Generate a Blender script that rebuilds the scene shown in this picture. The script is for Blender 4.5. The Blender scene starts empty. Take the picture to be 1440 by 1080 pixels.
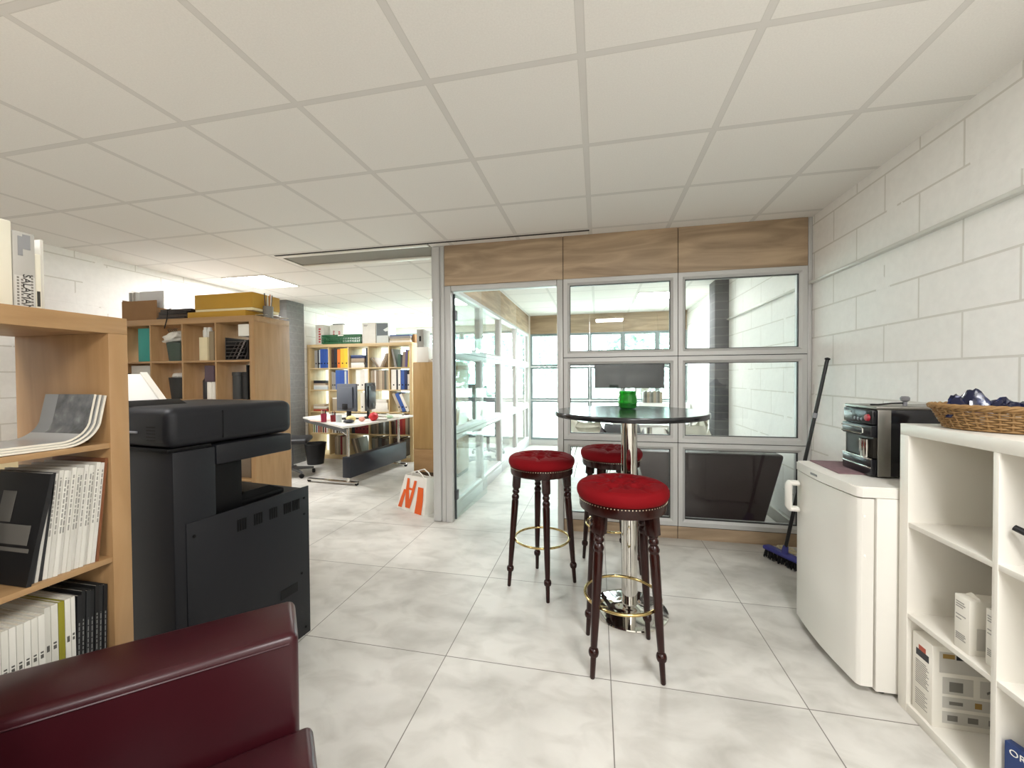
import bpy, bmesh, math, random
from mathutils import Vector, Matrix
PI = math.pi
R = math.radians
random.seed(11)
S = bpy.context.scene
COL = S.collection

# ------------------------------------------------------------------ camera
cam_d = bpy.data.cameras.new('camera')
cam = bpy.data.objects.new('camera', cam_d)
COL.objects.link(cam)
F_PX, YAW, PITCH, ROLL, EYE = 562.88, -0.21019, -0.01617, -0.00635, 1.295
cam_d.sensor_fit = 'HORIZONTAL'
cam_d.sensor_width = 36.0
cam_d.lens = 36.0 * F_PX / 1440.0
cam_d.clip_start = 0.02
cam_d.clip_end = 200
_f = Vector((math.sin(YAW) * math.cos(PITCH), math.cos(YAW) * math.cos(PITCH), math.sin(PITCH)))
_r = Vector((math.cos(YAW), -math.sin(YAW), 0))
_u = _r.cross(_f)
_r2 = _r * math.cos(ROLL) + _u * math.sin(ROLL)
_u2 = -_r * math.sin(ROLL) + _u * math.cos(ROLL)
cam.matrix_world = Matrix(((_r2.x, _u2.x, -_f.x, 0), (_r2.y, _u2.y, -_f.y, 0), (_r2.z, _u2.z, -_f.z, EYE), (0, 0, 0, 1)))
S.camera = cam

# ------------------------------------------------------------------ world, exposure
W = bpy.data.worlds.new('overcast_sky')
S.world = W
W.use_nodes = True
_bg = W.node_tree.nodes['Background']
_bg.inputs['Color'].default_value = (0.955, 0.98, 1.0, 1)
_bg.inputs['Strength'].default_value = 7.0
LED = 28.0                       # radiance of the ceiling panels
LED_COL = (1.0, 0.995, 0.995)
S.view_settings.view_transform = 'Standard'
S.view_settings.look = 'None'
S.view_settings.exposure = 1.15
S.view_settings.gamma = 1.0
S.view_settings.use_curve_mapping = False
S.cycles.max_bounces = 12
S.cycles.diffuse_bounces = 6
S.cycles.glossy_bounces = 5
S.cycles.transparent_max_bounces = 24
S.cycles.sample_clamp_indirect = 6
S.cycles.use_denoising = True

# ------------------------------------------------------------------ materials
def lin(c):
    if isinstance(c, str):
        c = [int(c[i:i + 2], 16) / 255 for i in (0, 2, 4)]
    return tuple((x / 12.92 if x <= 0.04045 else ((x + 0.055) / 1.055) ** 2.4) for x in c) + (1,)

_mats = {}
def mat(key, color='808080', rough=0.6, metal=0.0, noise=0.0, scale=8.0, bump=0.0, stretch=(1, 1, 1), spec=0.5, coat=0.0, sheen=0.0):
    """plain surface with optional procedural tint variation and bump"""
    if key in _mats:
        return _mats[key]
    m = bpy.data.materials.new(key)
    m.use_nodes = True
    nt = m.node_tree
    b = nt.nodes['Principled BSDF']
    c = lin(color)
    b.inputs['Base Color'].default_value = c
    b.inputs['Roughness'].default_value = rough
    b.inputs['Metallic'].default_value = metal
    b.inputs['Specular IOR Level'].default_value = spec
    if coat: b.inputs['Coat Weight'].default_value = coat
    if sheen:
        b.inputs['Sheen Weight'].default_value = sheen
        b.inputs['Sheen Tint'].default_value = tuple(min(1, x * 1.5) for x in c[:3]) + (1,)
    if noise or bump:
        tc = nt.nodes.new('ShaderNodeTexCoord')
        mp = nt.nodes.new('ShaderNodeMapping')
        mp.inputs['Scale'].default_value = stretch
        nz = nt.nodes.new('ShaderNodeTexNoise')
        nz.inputs['Scale'].default_value = scale
        nz.inputs['Detail'].default_value = 6
        nt.links.new(tc.outputs['Object'], mp.inputs['Vector'])
        nt.links.new(mp.outputs['Vector'], nz.inputs['Vector'])
        if noise:
            mx = nt.nodes.new('ShaderNodeMix'); mx.data_type = 'RGBA'
            mx.inputs['A'].default_value = tuple(x * (1 - noise) for x in c[:3]) + (1,)
            mx.inputs['B'].default_value = tuple(min(1, x * (1 + noise)) for x in c[:3]) + (1,)
            nt.links.new(nz.outputs['Fac'], mx.inputs['Factor'])
            nt.links.new(mx.outputs['Result'], b.inputs['Base Color'])
        if bump:
            bp = nt.nodes.new('ShaderNodeBump')
            bp.inputs['Strength'].default_value = bump
            bp.inputs['Distance'].default_value = 0.004
            nt.links.new(nz.outputs['Fac'], bp.inputs['Height'])
            nt.links.new(bp.outputs['Normal'], b.inputs['Normal'])
    _mats[key] = m
    return m

def wood(key, c1, c2, axis='Z', scale=3.0, rough=0.45, knots=0.0):
    """wood with grain that runs along one local axis"""
    if key in _mats:
        return _mats[key]
    m = bpy.data.materials.new(key); m.use_nodes = True
    nt = m.node_tree; b = nt.nodes['Principled BSDF']
    b.inputs['Roughness'].default_value = rough
    tc = nt.nodes.new('ShaderNodeTexCoord'); mp = nt.nodes.new('ShaderNodeMapping')
    st = {'X': (0.12, 1, 1), 'Y': (1, 0.12, 1), 'Z': (1, 1, 0.12)}[axis]
    mp.inputs['Scale'].default_value = tuple(s * scale * 4 for s in st)
    n1 = nt.nodes.new('ShaderNodeTexNoise'); n1.inputs['Scale'].default_value = 1.0
    n1.inputs['Detail'].default_value = 8; n1.inputs['Distortion'].default_value = 0.6 + knots
    rp = nt.nodes.new('ShaderNodeValToRGB')
    rp.color_ramp.elements[0].position = 0.32; rp.color_ramp.elements[0].color = lin(c2)
    rp.color_ramp.elements[1].position = 0.68; rp.color_ramp.elements[1].color = lin(c1)
    nt.links.new(tc.outputs['Object'], mp.inputs['Vector'])
    nt.links.new(mp.outputs['Vector'], n1.inputs['Vector'])
    nt.links.new(n1.outputs['Fac'], rp.inputs['Fac'])
    nt.links.new(rp.outputs['Color'], b.inputs['Base Color'])
    _mats[key] = m
    return m

def glass(key, tint=(1, 1, 1), ior=1.45, rough=0.0):
    """thin clear pane: fresnel mix of transmission and mirror reflection"""
    if key in _mats:
        return _mats[key]
    m = bpy.data.materials.new(key); m.use_nodes = True
    nt = m.node_tree; nt.nodes.clear()
    o = nt.nodes.new('ShaderNodeOutputMaterial'); mx = nt.nodes.new('ShaderNodeMixShader')
    t = nt.nodes.new('ShaderNodeBsdfTransparent'); t.inputs['Color'].default_value = (*tint, 1)
    g = nt.nodes.new('ShaderNodeBsdfGlossy'); g.inputs['Roughness'].default_value = rough
    fr = nt.nodes.new('ShaderNodeFresnel')
    ge = nt.nodes.new('ShaderNodeNewGeometry')          # the same air-to-glass fresnel on both faces of the pane
    md = nt.nodes.new('ShaderNodeMath'); md.operation = 'MULTIPLY_ADD'
    md.inputs[1].default_value = 1 / ior - ior; md.inputs[2].default_value = ior
    nt.links.new(ge.outputs['Backfacing'], md.inputs[0]); nt.links.new(md.outputs[0], fr.inputs['IOR'])
    nt.links.new(fr.outputs[0], mx.inputs[0]); nt.links.new(t.outputs[0], mx.inputs[1]); nt.links.new(g.outputs[0], mx.inputs[2])
    nt.links.new(mx.outputs[0], o.inputs['Surface'])
    _mats[key] = m
    return m

def emit(key, color, strength):
    m = bpy.data.materials.new(key); m.use_nodes = True
    nt = m.node_tree; nt.nodes.clear()
    o = nt.nodes.new('ShaderNodeOutputMaterial'); e = nt.nodes.new('ShaderNodeEmission')
    e.inputs['Color'].default_value = (*color, 1); e.inputs['Strength'].default_value = strength
    nt.links.new(e.outputs[0], o.inputs['Surface'])
    return m

def math_node(nt, op, a, b=None, c=None):
    n = nt.nodes.new('ShaderNodeMath'); n.operation = op
    for i, v in enumerate((a, b, c)):
        if v is None: continue
        if isinstance(v, (int, float)): n.inputs[i].default_value = v
        else: nt.links.new(v, n.inputs[i])
    return n.outputs[0]

def grid_line(nt, coord, origin, pitch, width):
    """1 on the joints of a regular grid along one coordinate, else 0"""
    u = math_node(nt, 'DIVIDE', math_node(nt, 'SUBTRACT', coord, origin), pitch)
    f = math_node(nt, 'FRACT', math_node(nt, 'ADD', u, 0.5))
    d = math_node(nt, 'ABSOLUTE', math_node(nt, 'SUBTRACT', f, 0.5))
    return math_node(nt, 'LESS_THAN', d, width / pitch / 2), u

def mixc(nt, fac, a, b):
    mx = nt.nodes.new('ShaderNodeMix'); mx.data_type = 'RGBA'
    for v, k in ((fac, 'Factor'), (a, 'A'), (b, 'B')):
        if isinstance(v, (int, float, tuple)): mx.inputs[k].default_value = v
        else: nt.links.new(v, mx.inputs[k])
    return mx.outputs['Result']

def noise_node(nt, vec, scale, detail=6, stretch=None, dist=0.0):
    if stretch:
        mp = nt.nodes.new('ShaderNodeMapping'); mp.inputs['Scale'].default_value = stretch
        nt.links.new(vec, mp.inputs['Vector']); vec = mp.outputs['Vector']
    n = nt.nodes.new('ShaderNodeTexNoise'); n.inputs['Scale'].default_value = scale
    n.inputs['Detail'].default_value = detail; n.inputs['Distortion'].default_value = dist
    nt.links.new(vec, n.inputs['Vector'])
    return n.outputs['Fac']

def ramp(nt, fac, stops):
    r = nt.nodes.new('ShaderNodeValToRGB')
    e = r.color_ramp.elements
    e[0].position, e[0].color = stops[0][0], stops[0][1]
    e[1].position, e[1].color = stops[-1][0], stops[-1][1]
    for p, c in stops[1:-1]:
        k = e.new(p); k.color = c
    nt.links.new(fac, r.inputs['Fac'])
    return r.outputs['Color']

def new_surface(key):
    m = bpy.data.materials.new(key); m.use_nodes = True
    nt = m.node_tree; b = nt.nodes['Principled BSDF']
    geo = nt.nodes.new('ShaderNodeNewGeometry')
    sp = nt.nodes.new('ShaderNodeSeparateXYZ'); nt.links.new(geo.outputs['Position'], sp.inputs[0])
    return m, nt, b, geo.outputs['Position'], sp.outputs

def floor_mat():
    m, nt, b, pos, xyz = new_surface('concrete_look_tiles')
    lx, ux = grid_line(nt, xyz[0], -0.6946, 0.7471, 0.0042)
    ly, uy = grid_line(nt, xyz[1], 1.738, 0.7471, 0.0042)
    joint = math_node(nt, 'MAXIMUM', lx, ly)
    big = noise_node(nt, pos, 1.5, 8, (1, 1.5, 1), 0.4)
    fine = noise_node(nt, pos, 6.0, 10, (1, 1.5, 1), 0.6)
    base = ramp(nt, big, [(0.30, lin('b5b2ab')), (0.5, lin('d0cdc6')), (0.72, lin('dedbd4'))])
    dark = ramp(nt, fine, [(0.30, (0.74, 0.73, 0.71, 1)), (0.56, (1, 1, 1, 1))])
    mul = nt.nodes.new('ShaderNodeMix'); mul.data_type = 'RGBA'; mul.blend_type = 'MULTIPLY'
    mul.inputs['Factor'].default_value = 0.7
    nt.links.new(base, mul.inputs['A']); nt.links.new(dark, mul.inputs['B'])
    # each tile a little lighter or darker than the next
    cx = nt.nodes.new('ShaderNodeCombineXYZ')
    nt.links.new(math_node(nt, 'FLOOR', ux), cx.inputs[0]); nt.links.new(math_node(nt, 'FLOOR', uy), cx.inputs[1])
    wn = nt.nodes.new('ShaderNodeTexWhiteNoise'); nt.links.new(cx.outputs[0], wn.inputs['Vector'])
    tone = math_node(nt, 'MULTIPLY_ADD', wn.outputs['Value'], 0.10, 0.93)
    hs = nt.nodes.new('ShaderNodeHueSaturation'); nt.links.new(mul.outputs['Result'], hs.inputs['Color']); nt.links.new(tone, hs.inputs['Value'])
    nt.links.new(mixc(nt, joint, hs.outputs['Color'], lin('76716a')), b.inputs['Base Color'])
    nt.links.new(math_node(nt, 'MULTIPLY_ADD', fine, 0.2, 0.32), b.inputs['Roughness'])
    return m

def ceiling_mat():
    m, nt, b, pos, xyz = new_surface('ceiling_tiles')
    lx, _ = grid_line(nt, xyz[0], -0.0535, 0.6, 0.024)
    ly, _ = grid_line(nt, xyz[1], 1.5036, 0.58, 0.024)
    bar = math_node(nt, 'MAXIMUM', lx, ly)
    ex, _ = grid_line(nt, xyz[0], -0.0535, 0.6, 0.031)
    ey, _ = grid_line(nt, xyz[1], 1.5036, 0.58, 0.031)
    edge = math_node(nt, 'MAXIMUM', ex, ey)
    sp = noise_node(nt, pos, 160, 3)
    tile = ramp(nt, sp, [(0.3, lin('e8e5e0')), (0.7, lin('eeebe6'))])
    c = mixc(nt, edge, tile, lin('d4d1cb'))
    c = mixc(nt, bar, c, lin('dbd8d3'))
    nt.links.new(c, b.inputs['Base Color'])
    b.inputs['Roughness'].default_value = 0.85
    b.inputs['Specular IOR Level'].default_value = 0.2
    bp = nt.nodes.new('ShaderNodeBump'); bp.inputs['Strength'].default_value = 0.6; bp.inputs['Distance'].default_value = 0.006
    nt.links.new(math_node(nt, 'SUBTRACT', 1, bar), bp.inputs['Height']); nt.links.new(bp.outputs['Normal'], b.inputs['Normal'])
    return m

def block_mat(key, along, paint='f1efeb', joint='d2cec5', length=0.49, shift=0.165):
    """painted concrete blocks; along = 0 for walls that run along X, 1 for Y"""
    m, nt, b, pos, xyz = new_surface(key)
    h = 0.208
    lz, uz = grid_line(nt, xyz[2], 1.365, h, 0.010)
    row = math_node(nt, 'FLOOR', uz)
    off = math_node(nt, 'MULTIPLY', math_node(nt, 'MODULO', math_node(nt, 'ADD', row, 20), 2), length / 2)
    lv, _ = grid_line(nt, math_node(nt, 'ADD', xyz[along], off), shift, length, 0.009)
    nz = noise_node(nt, pos, 2.2, 5)
    jn = math_node(nt, 'MULTIPLY', math_node(nt, 'MAXIMUM', lz, lv), math_node(nt, 'GREATER_THAN', nz, 0.42))
    rough = noise_node(nt, pos, 26, 6)
    c = ramp(nt, rough, [(0.3, lin(paint)), (0.7, tuple(min(1, x * 1.05) for x in lin(paint)[:3]) + (1,))])
    nt.links.new(mixc(nt, math_node(nt, 'MULTIPLY', jn, 0.75), c, lin(joint)), b.inputs['Base Color'])
    b.inputs['Roughness'].default_value = 0.55
    bp = nt.nodes.new('ShaderNodeBump'); bp.inputs['Strength'].default_value = 0.7; bp.inputs['Distance'].default_value = 0.005
    ht = math_node(nt, 'SUBTRACT', math_node(nt, 'MULTIPLY', rough, 0.5), math_node(nt, 'MULTIPLY', math_node(nt, 'MAXIMUM', lz, lv), 0.9))
    nt.links.new(ht, bp.inputs['Height']); nt.links.new(bp.outputs['Normal'], b.inputs['Normal'])
    return m

ALU = mat('brushed_aluminium', 'c4c4c2', 0.42, 0.20, spec=0.5)
CHROME = mat('chrome', 'd8d6d0', 0.06, 1.0)
GOLD = mat('brass', 'c9b27a', 0.16, 1.0)
SKYGLASS = glass('window_glass', (0.88, 0.985, 0.985))
GLASS = glass('clear_pane', (0.985, 1.0, 0.996))
LEAFGLASS = glass('door_glass', (0.94, 0.99, 0.98))
BAND = wood('grey_oak_panel', 'bda588', '937e66', 'X', 2.4, 0.5, 1.0)
BANDY = wood('grey_oak_panel_deep', 'bda588', '937e66', 'Y', 2.4, 0.5, 1.0)
OAK = wood('oak_veneer', 'ad8a61', '9b7850', 'Z', 5, 0.42)
OAKX = wood('oak_veneer_across', 'ad8a61', '9b7850', 'X', 5, 0.42)
BIRCH = wood('birch_veneer', 'cdb68a', 'bfa577', 'Z', 5, 0.42)
BIRCHX = wood('birch_veneer_across', 'cdb68a', 'bfa577', 'X', 5, 0.42)
WHITE = mat('white_lacquer', 'e6e2d8', 0.35)
GASKET = mat('gasket_dark', '2a2c2c', 0.6)
BLACK = mat('black_plastic', '0f0f11', 0.45, spec=0.3)
BLACKGLOSS = mat('gloss_black', '101013', 0.12)
PAPER = mat('paper', 'e8e4da', 0.8)
MAHOG = mat('dark_mahogany', '260a06', 0.22, noise=0.3, scale=20, stretch=(1, 1, 0.15), spec=0.35)

# ------------------------------------------------------------------ mesh helpers
def BM():
    return bmesh.new()

def box(bm, x0, x1, y0, y1, z0, z1, bev=0.0, mi=0, seg=2):
    vs = [bm.verts.new(p) for p in ((x0, y0, z0), (x1, y0, z0), (x1, y1, z0), (x0, y1, z0), (x0, y0, z1), (x1, y0, z1), (x1, y1, z1), (x0, y1, z1))]
    fs = [bm.faces.new([vs[i] for i in f]) for f in ((0, 3, 2, 1), (4, 5, 6, 7), (0, 1, 5, 4), (1, 2, 6, 5), (2, 3, 7, 6), (3, 0, 4, 7))]
    for f in fs: f.material_index = mi
    if bev:
        es = list({e for f in fs for e in f.edges})
        r = bmesh.ops.bevel(bm, geom=es, offset=bev, segments=seg, profile=0.5, affect='EDGES')
        for f in r['faces']: f.material_index = mi
        allv = {v for f in r['faces'] for v in f.verts}
    return bm

def prism(bm, pts, axis, a0, a1, mi=0):
    """polygon (2D) pushed along an axis; pts in the other two axes' order"""
    def P(p, a):
        return {'X': (a, p[0], p[1]), 'Y': (p[0], a, p[1]), 'Z': (p[0], p[1], a)}[axis]
    A = [bm.verts.new(P(p, a0)) for p in pts]; B = [bm.verts.new(P(p, a1)) for p in pts]
    n = len(pts)
    fs = [bm.faces.new(A), bm.faces.new(B[::-1])]
    for i in range(n):
        fs.append(bm.faces.new((A[i], B[i], B[(i + 1) % n], A[(i + 1) % n])))
    for f in fs: f.material_index = mi
    return bm

def lathe(bm, prof, seg=32, M=None, cap=True, mi=0, sx=1.0, sy=1.0):
    rings = []
    for r, z in prof:
        if r < 1e-6:
            v = bm.verts.new((0, 0, z)); rings.append([v])
        else:
            rings.append([bm.verts.new((r * sx * math.cos(2 * PI * i / seg), r * sy * math.sin(2 * PI * i / seg), z)) for i in range(seg)])
    vs = [v for g in rings for v in g]
    for a, b in zip(rings, rings[1:]):
        for i in range(seg):
            j = (i + 1) % seg
            q = ([a[0]] if len(a) == 1 else [a[i], a[j]]) + ([b[0]] if len(b) == 1 else [b[j], b[i]])
            if len(q) >= 3:
                bm.faces.new(q).material_index = mi
    if cap:
        for g in (rings[0], rings[-1]):
            if len(g) > 2: bm.faces.new(g).material_index = mi
    if M is not None:
        bmesh.ops.transform(bm, matrix=M, verts=vs)
    return bm

def tube(bm, pts, r, seg=10, closed=False, mi=0):
    pts = [Vector(p) for p in pts]; n = len(pts); rings = []
    prev = None
    for i, p in enumerate(pts):
        if closed: t = (pts[(i + 1) % n] - pts[i - 1]).normalized()
        else: t = (pts[min(i + 1, n - 1)] - pts[max(i - 1, 0)]).normalized()
        if prev is None:
            a = Vector((0, 0, 1)) if abs(t.z) < 0.9 else Vector((1, 0, 0))
            u = t.cross(a).normalized()
        else:
            u = (prev - t * prev.dot(t)).normalized()
        prev = u; w = t.cross(u)
        rr = r[i] if isinstance(r, (list, tuple)) else r
        rings.append([bm.verts.new(p + (u * math.cos(2 * PI * k / seg) + w * math.sin(2 * PI * k / seg)) * rr) for k in range(seg)])
    m = n if closed else n - 1
    for i in range(m):
        a, b = rings[i], rings[(i + 1) % n]
        for k in range(seg):
            bm.faces.new((a[k], a[(k + 1) % seg], b[(k + 1) % seg], b[k])).material_index = mi
    if not closed:
        bm.faces.new(rings[0]).material_index = mi; bm.faces.new(rings[-1]).material_index = mi
    return bm

def ring(bm, x0, x1, z0, z1, w, y0, y1, slope=0.0, wb=None):
    """mitred rectangular frame in the XZ plane, front at y0; slope bevels the inner front edge inwards"""
    wb = w if wb is None else wb
    O = [(x0, z0), (x1, z0), (x1, z1), (x0, z1)]
    M1 = [(x0 + w, z0 + wb), (x1 - w, z0 + wb), (x1 - w, z1 - wb), (x0 + w, z1 - wb)]
    M0 = [(x0 + w * .62, z0 + wb * .62), (x1 - w * .62, z0 + wb * .62), (x1 - w * .62, z1 - wb * .62), (x0 + w * .62, z1 - wb * .62)]
    loops = [[(a, y1, b) for a, b in O], [(a, y0, b) for a, b in O], [(a, y0, b) for a, b in M0], [(a, y0 + slope, b) for a, b in M1], [(a, y1, b) for a, b in M1]]
    L = [[bm.verts.new(p) for p in l] for l in loops]
    for i in range(5):
        A, B = L[i], L[(i + 1) % 5]
        for k in range(4):
            bm.faces.new((A[k], A[(k + 1) % 4], B[(k + 1) % 4], B[k]))
    return bm

def obj(name, bm, mats, parent=None, loc=(0, 0, 0), rot=(0, 0, 0), smooth=True, angle=38):
    bmesh.ops.recalc_face_normals(bm, faces=bm.faces[:])
    if smooth:
        a = R(angle)
        for f in bm.faces: f.smooth = True
        for e in bm.edges:
            if len(e.link_faces) != 2 or e.calc_face_angle(0) > a: e.smooth = False
    me = bpy.data.meshes.new(name); bm.to_mesh(me); bm.free()
    for m in (mats if isinstance(mats, (list, tuple)) else [mats]): me.materials.append(m)
    o = bpy.data.objects.new(name, me); COL.objects.link(o)
    o.location = loc; o.rotation_euler = rot
    if parent: o.parent = parent
    return o

def tag(o, label, cat, group=None, kind=None):
    o['label'] = label; o['category'] = cat
    if group: o['group'] = group
    if kind: o['kind'] = kind
    return o

def thing(name, label, cat, loc=(0, 0, 0), rotz=0.0, group=None):
    o = bpy.data.objects.new(name, None); COL.objects.link(o)
    o.location = loc; o.rotation_euler = (0, 0, rotz); o.empty_display_size = 0.1
    return tag(o, label, cat, group)

def struct(name, bm, m, parent=None, **k):
    o = obj(name, bm, m, parent, **k)
    if not parent: o['kind'] = 'structure'
    return o

def shell(name):
    o = bpy.data.objects.new(name, None); COL.objects.link(o); o['kind'] = 'structure'
    return o

def copy_thing(src, loc, rotz, label, group=None):
    """a copy of a thing with copies of its parts and their sub-parts"""
    r = src.copy(); COL.objects.link(r); r.location = loc; r.rotation_euler = (0, 0, rotz); r['label'] = label
    if group: r['group'] = group
    for ch in list(src.children):
        c = ch.copy(); COL.objects.link(c); c.parent = r
        for g in list(ch.children):
            d = g.copy(); COL.objects.link(d); d.parent = c
    return r

def lettering(body, size, extrude=0.0006, spacing=1.0, align='CENTER'):
    """flat raised letters in the XZ plane facing -Y, as a bmesh"""
    cu = bpy.data.curves.new('letters', 'FONT'); cu.body = body; cu.size = size; cu.extrude = extrude
    cu.align_x = align; cu.align_y = 'CENTER'; cu.space_character = spacing; cu.resolution_u = 3
    t = bpy.data.objects.new('letters', cu); COL.objects.link(t)
    dg = bpy.context.evaluated_depsgraph_get()
    me = bpy.data.meshes.new_from_object(t.evaluated_get(dg))
    bm = BM(); bm.from_mesh(me)
    bpy.data.objects.remove(t); bpy.data.curves.remove(cu); bpy.data.meshes.remove(me)
    bmesh.ops.transform(bm, matrix=Matrix.Rotation(PI / 2, 4, 'X'), verts=bm.verts[:])
    return bm
# ================================================================== THE SETTING
H = 2.469
XL, XR, YB, YF = -4.64, 1.56, -3.0, 3.37
YM, YE = 7.60, 8.60          # far wall of the meeting room, far wall of the office
struct('floor', box(BM(), XL - .1, XR + .1, YB - .1, YE + .1, -.08, 0), floor_mat(), smooth=False)

def ceiling():
    bm = BM(); m = [ceiling_mat()]
    xs = [XL - .1, -2.99, -1.45, XR + .1]; ys = [YB - .1, 3.29, 3.70, YE + .1]
    for i in range(3):
        for j in range(3):
            if i == 1 and j == 1: continue
            box(bm, xs[i], xs[i + 1], ys[j], ys[j + 1], H, H + .05)
    bmesh.ops.remove_doubles(bm, verts=bm.verts[:], dist=1e-5)
    return struct('ceiling', bm, m, smooth=False)
ceiling()
def recess():
    bm = BM()
    x0, x1, y0, y1, z = -2.99, -1.45, 3.29, 3.70, H + .006
    v = [bm.verts.new(p) for p in ((x0, y0, H), (x1, y0, H), (x1, y1, H), (x0, y1, H), (x0, y0, z), (x1, y0, z), (x1, y1, z), (x0, y1, z))]
    for f in ((4, 5, 6, 7), (0, 1, 5, 4), (1, 2, 6, 5), (2, 3, 7, 6), (3, 0, 4, 7)):
        bm.faces.new([v[i] for i in f])
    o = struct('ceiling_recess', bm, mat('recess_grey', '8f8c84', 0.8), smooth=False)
recess()
TRIMW = mat('white_trim', 'e4e1d8', 0.4)
struct('trim_1', box(BM(), -2.995, -1.46, 3.289, 3.345, H - .008, H + .005, .003), TRIMW)
struct('trim_2', box(BM(), -2.98, -1.46, 3.630, 3.705, H - .008, H + .005, .003), TRIMW)
struct('trim_3', box(BM(), -3.0, -.06, 3.268, 3.288, H - .004, H + .02), mat('dark_gap', '1c1a17', 0.7), smooth=False)

BLK_X = block_mat('painted_blocks_across', 0); BLK_Y = block_mat('painted_blocks_along', 1)
BLK_L = block_mat('painted_blocks_left', 1, shift=.05)
wl = shell('wall_left')
for q in ((YB - .1, YE + .1, 0, H),):
    obj('block_wall', box(BM(), XL - .1, XL, *q), BLK_L, wl, smooth=False)
struct('wall_right', box(BM(), XR, XR + .1, YB - .1, YM + .06, 0, H), BLK_Y, smooth=False)
struct('wall_back', box(BM(), XL, XR, YB - .1, YB, 0, H), BLK_X, smooth=False)
struct('wall_side', box(BM(), -1.36, -1.26, YM + .07, YE + .1, 0, H), mat('plain_white', 'e8e6e0', 0.7), smooth=False)

def window_unit(parent, x0, x1, z0, z1, y, th=.06, w=.04, slope=.012, m=ALU, wb=None, gl=None, gk=False):
    fr = obj('window_frame', ring(BM(), x0, x1, z0, z1, w, y, y + th, slope, wb), m, parent, smooth=False)
    g = obj('pane', box(BM(), x0 + w * .9, x1 - w * .9, y + th * .45, y + th * .55, z0 + (wb or w) * .9, z1 - (wb or w) * .9), gl or GLASS, fr, smooth=False)
    if gk:
        k_ = BM(); q = w - .001; ring(k_, x0 + q, x1 - q, z0 + q, z1 - q, .0055, y + slope + .002, y + th * .5, 0)
        obj('gasket', k_, GASKET, fr, smooth=False)
    return fr

# --- aluminium and oak partition that closes the meeting room
wf = shell('wall_front')
for a, b in ((-1.328, -.281), (-.276, .6215), (.6265, 1.528)):
    obj('wood_panel', box(BM(), a, b, YF, YF + .08, 2.113, H - .001, .0015), BAND, wf)
for x in (-.2785, .624):
    obj('panel_joint', box(BM(), x - .0025, x + .0025, YF + .012, YF + .07, .0, H - .001), mat('joint_brown', '4a3a28', 0.7), wf, smooth=False)
for z in (1.457, .769, .102, 2.112):
    obj('panel_joint', box(BM(), -.276, 1.53, YF + .010, YF + .07, z - .0035, z + .0035), GASKET, wf, smooth=False)
obj('wood_panel_backing', box(BM(), -1.33, 1.53, YF + .03, YF + .05, 2.113, H - .001), mat('joint_brown'), wf, smooth=False)
for (a, b) in ((-.276, .6215), (.6265, 1.528)):
    for (p, q) in ((1.460, 2.111), (.772, 1.454), (.106, .766)):
        window_unit(wf, a, b, p, q, YF, .08, .052, .016, gk=True)
    obj('plinth', box(BM(), a, b, YF + .012, YF + .06, 0, .098), BAND, wf)
def rounded_post(x0, x1, y0, y1, z1):
    return box(BM(), x0, x1, y0, y1, 0, z1, .018, seg=3)
obj('post', rounded_post(-1.450, -1.372, YF - .012, YF + .09, H - .001), ALU, wf)
obj('post', box(BM(), -1.370, -1.333, YF + .004, YF + .08, 0, H - .001, .004), ALU, wf)
obj('post', box(BM(), 1.531, 1.558, YF + .002, YF + .08, 0, H - .001, .004), ALU, wf)
# door opening
dfm = obj('door_frame', box(BM(), -1.331, -1.270, YF, YF + .08, 0, 2.111, .006), ALU, wf)
obj('door_frame', box(BM(), -.330, -.281, YF, YF + .08, 0, 2.111, .006), ALU, wf)
obj('door_frame', box(BM(), -1.268, -.332, YF, YF + .08, 2.064, 2.111, .006), ALU, wf)

# --- glass leaf of the meeting room door, standing open
d1 = shell('door_1'); d1.location = (-1.262, YF + .06, 0); d1.rotation_euler = (0, 0, R(86.5))
obj('leaf', box(BM(), 0.01, .86, -.005, .005, .012, 2.05), LEAFGLASS, d1, smooth=False)
for z in (.23, 1.86):
    obj('hinge', box(BM(), -.004, .05, -.014, .014, z - .045, z + .045, .003), mat('hinge_grey', '55565a', .35, .6), d1)
obj('edge_rail', box(BM(), 0, .012, -.008, .008, .012, 2.05), mat('edge_dark', '3c4648', .4), d1, smooth=False)

# --- glazed wall between meeting room and office
wm = shell('wall_middle'); wm.location = (-1.285, 0, 0); wm.rotation_euler = (0, 0, R(90))
ys = [YF + .085, 4.40, 5.33, 6.40, YM - .005]
for a, b in zip(ys, ys[1:]):
    obj('wood_panel', box(BM(), a + .002, b - .002, -.0, .07, 2.133, H - .001, .0015), BAND, wm)
    for p, q in ((1.535, 2.130), (.772, 1.530), (.106, .767)):
        window_unit(wm, a + .002, b - .002, p, q, 0, .07, .055, .014)
    obj('plinth', box(BM(), a + .002, b - .002, .0, .07, 0, .102, .003), ALU, wm)

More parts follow.
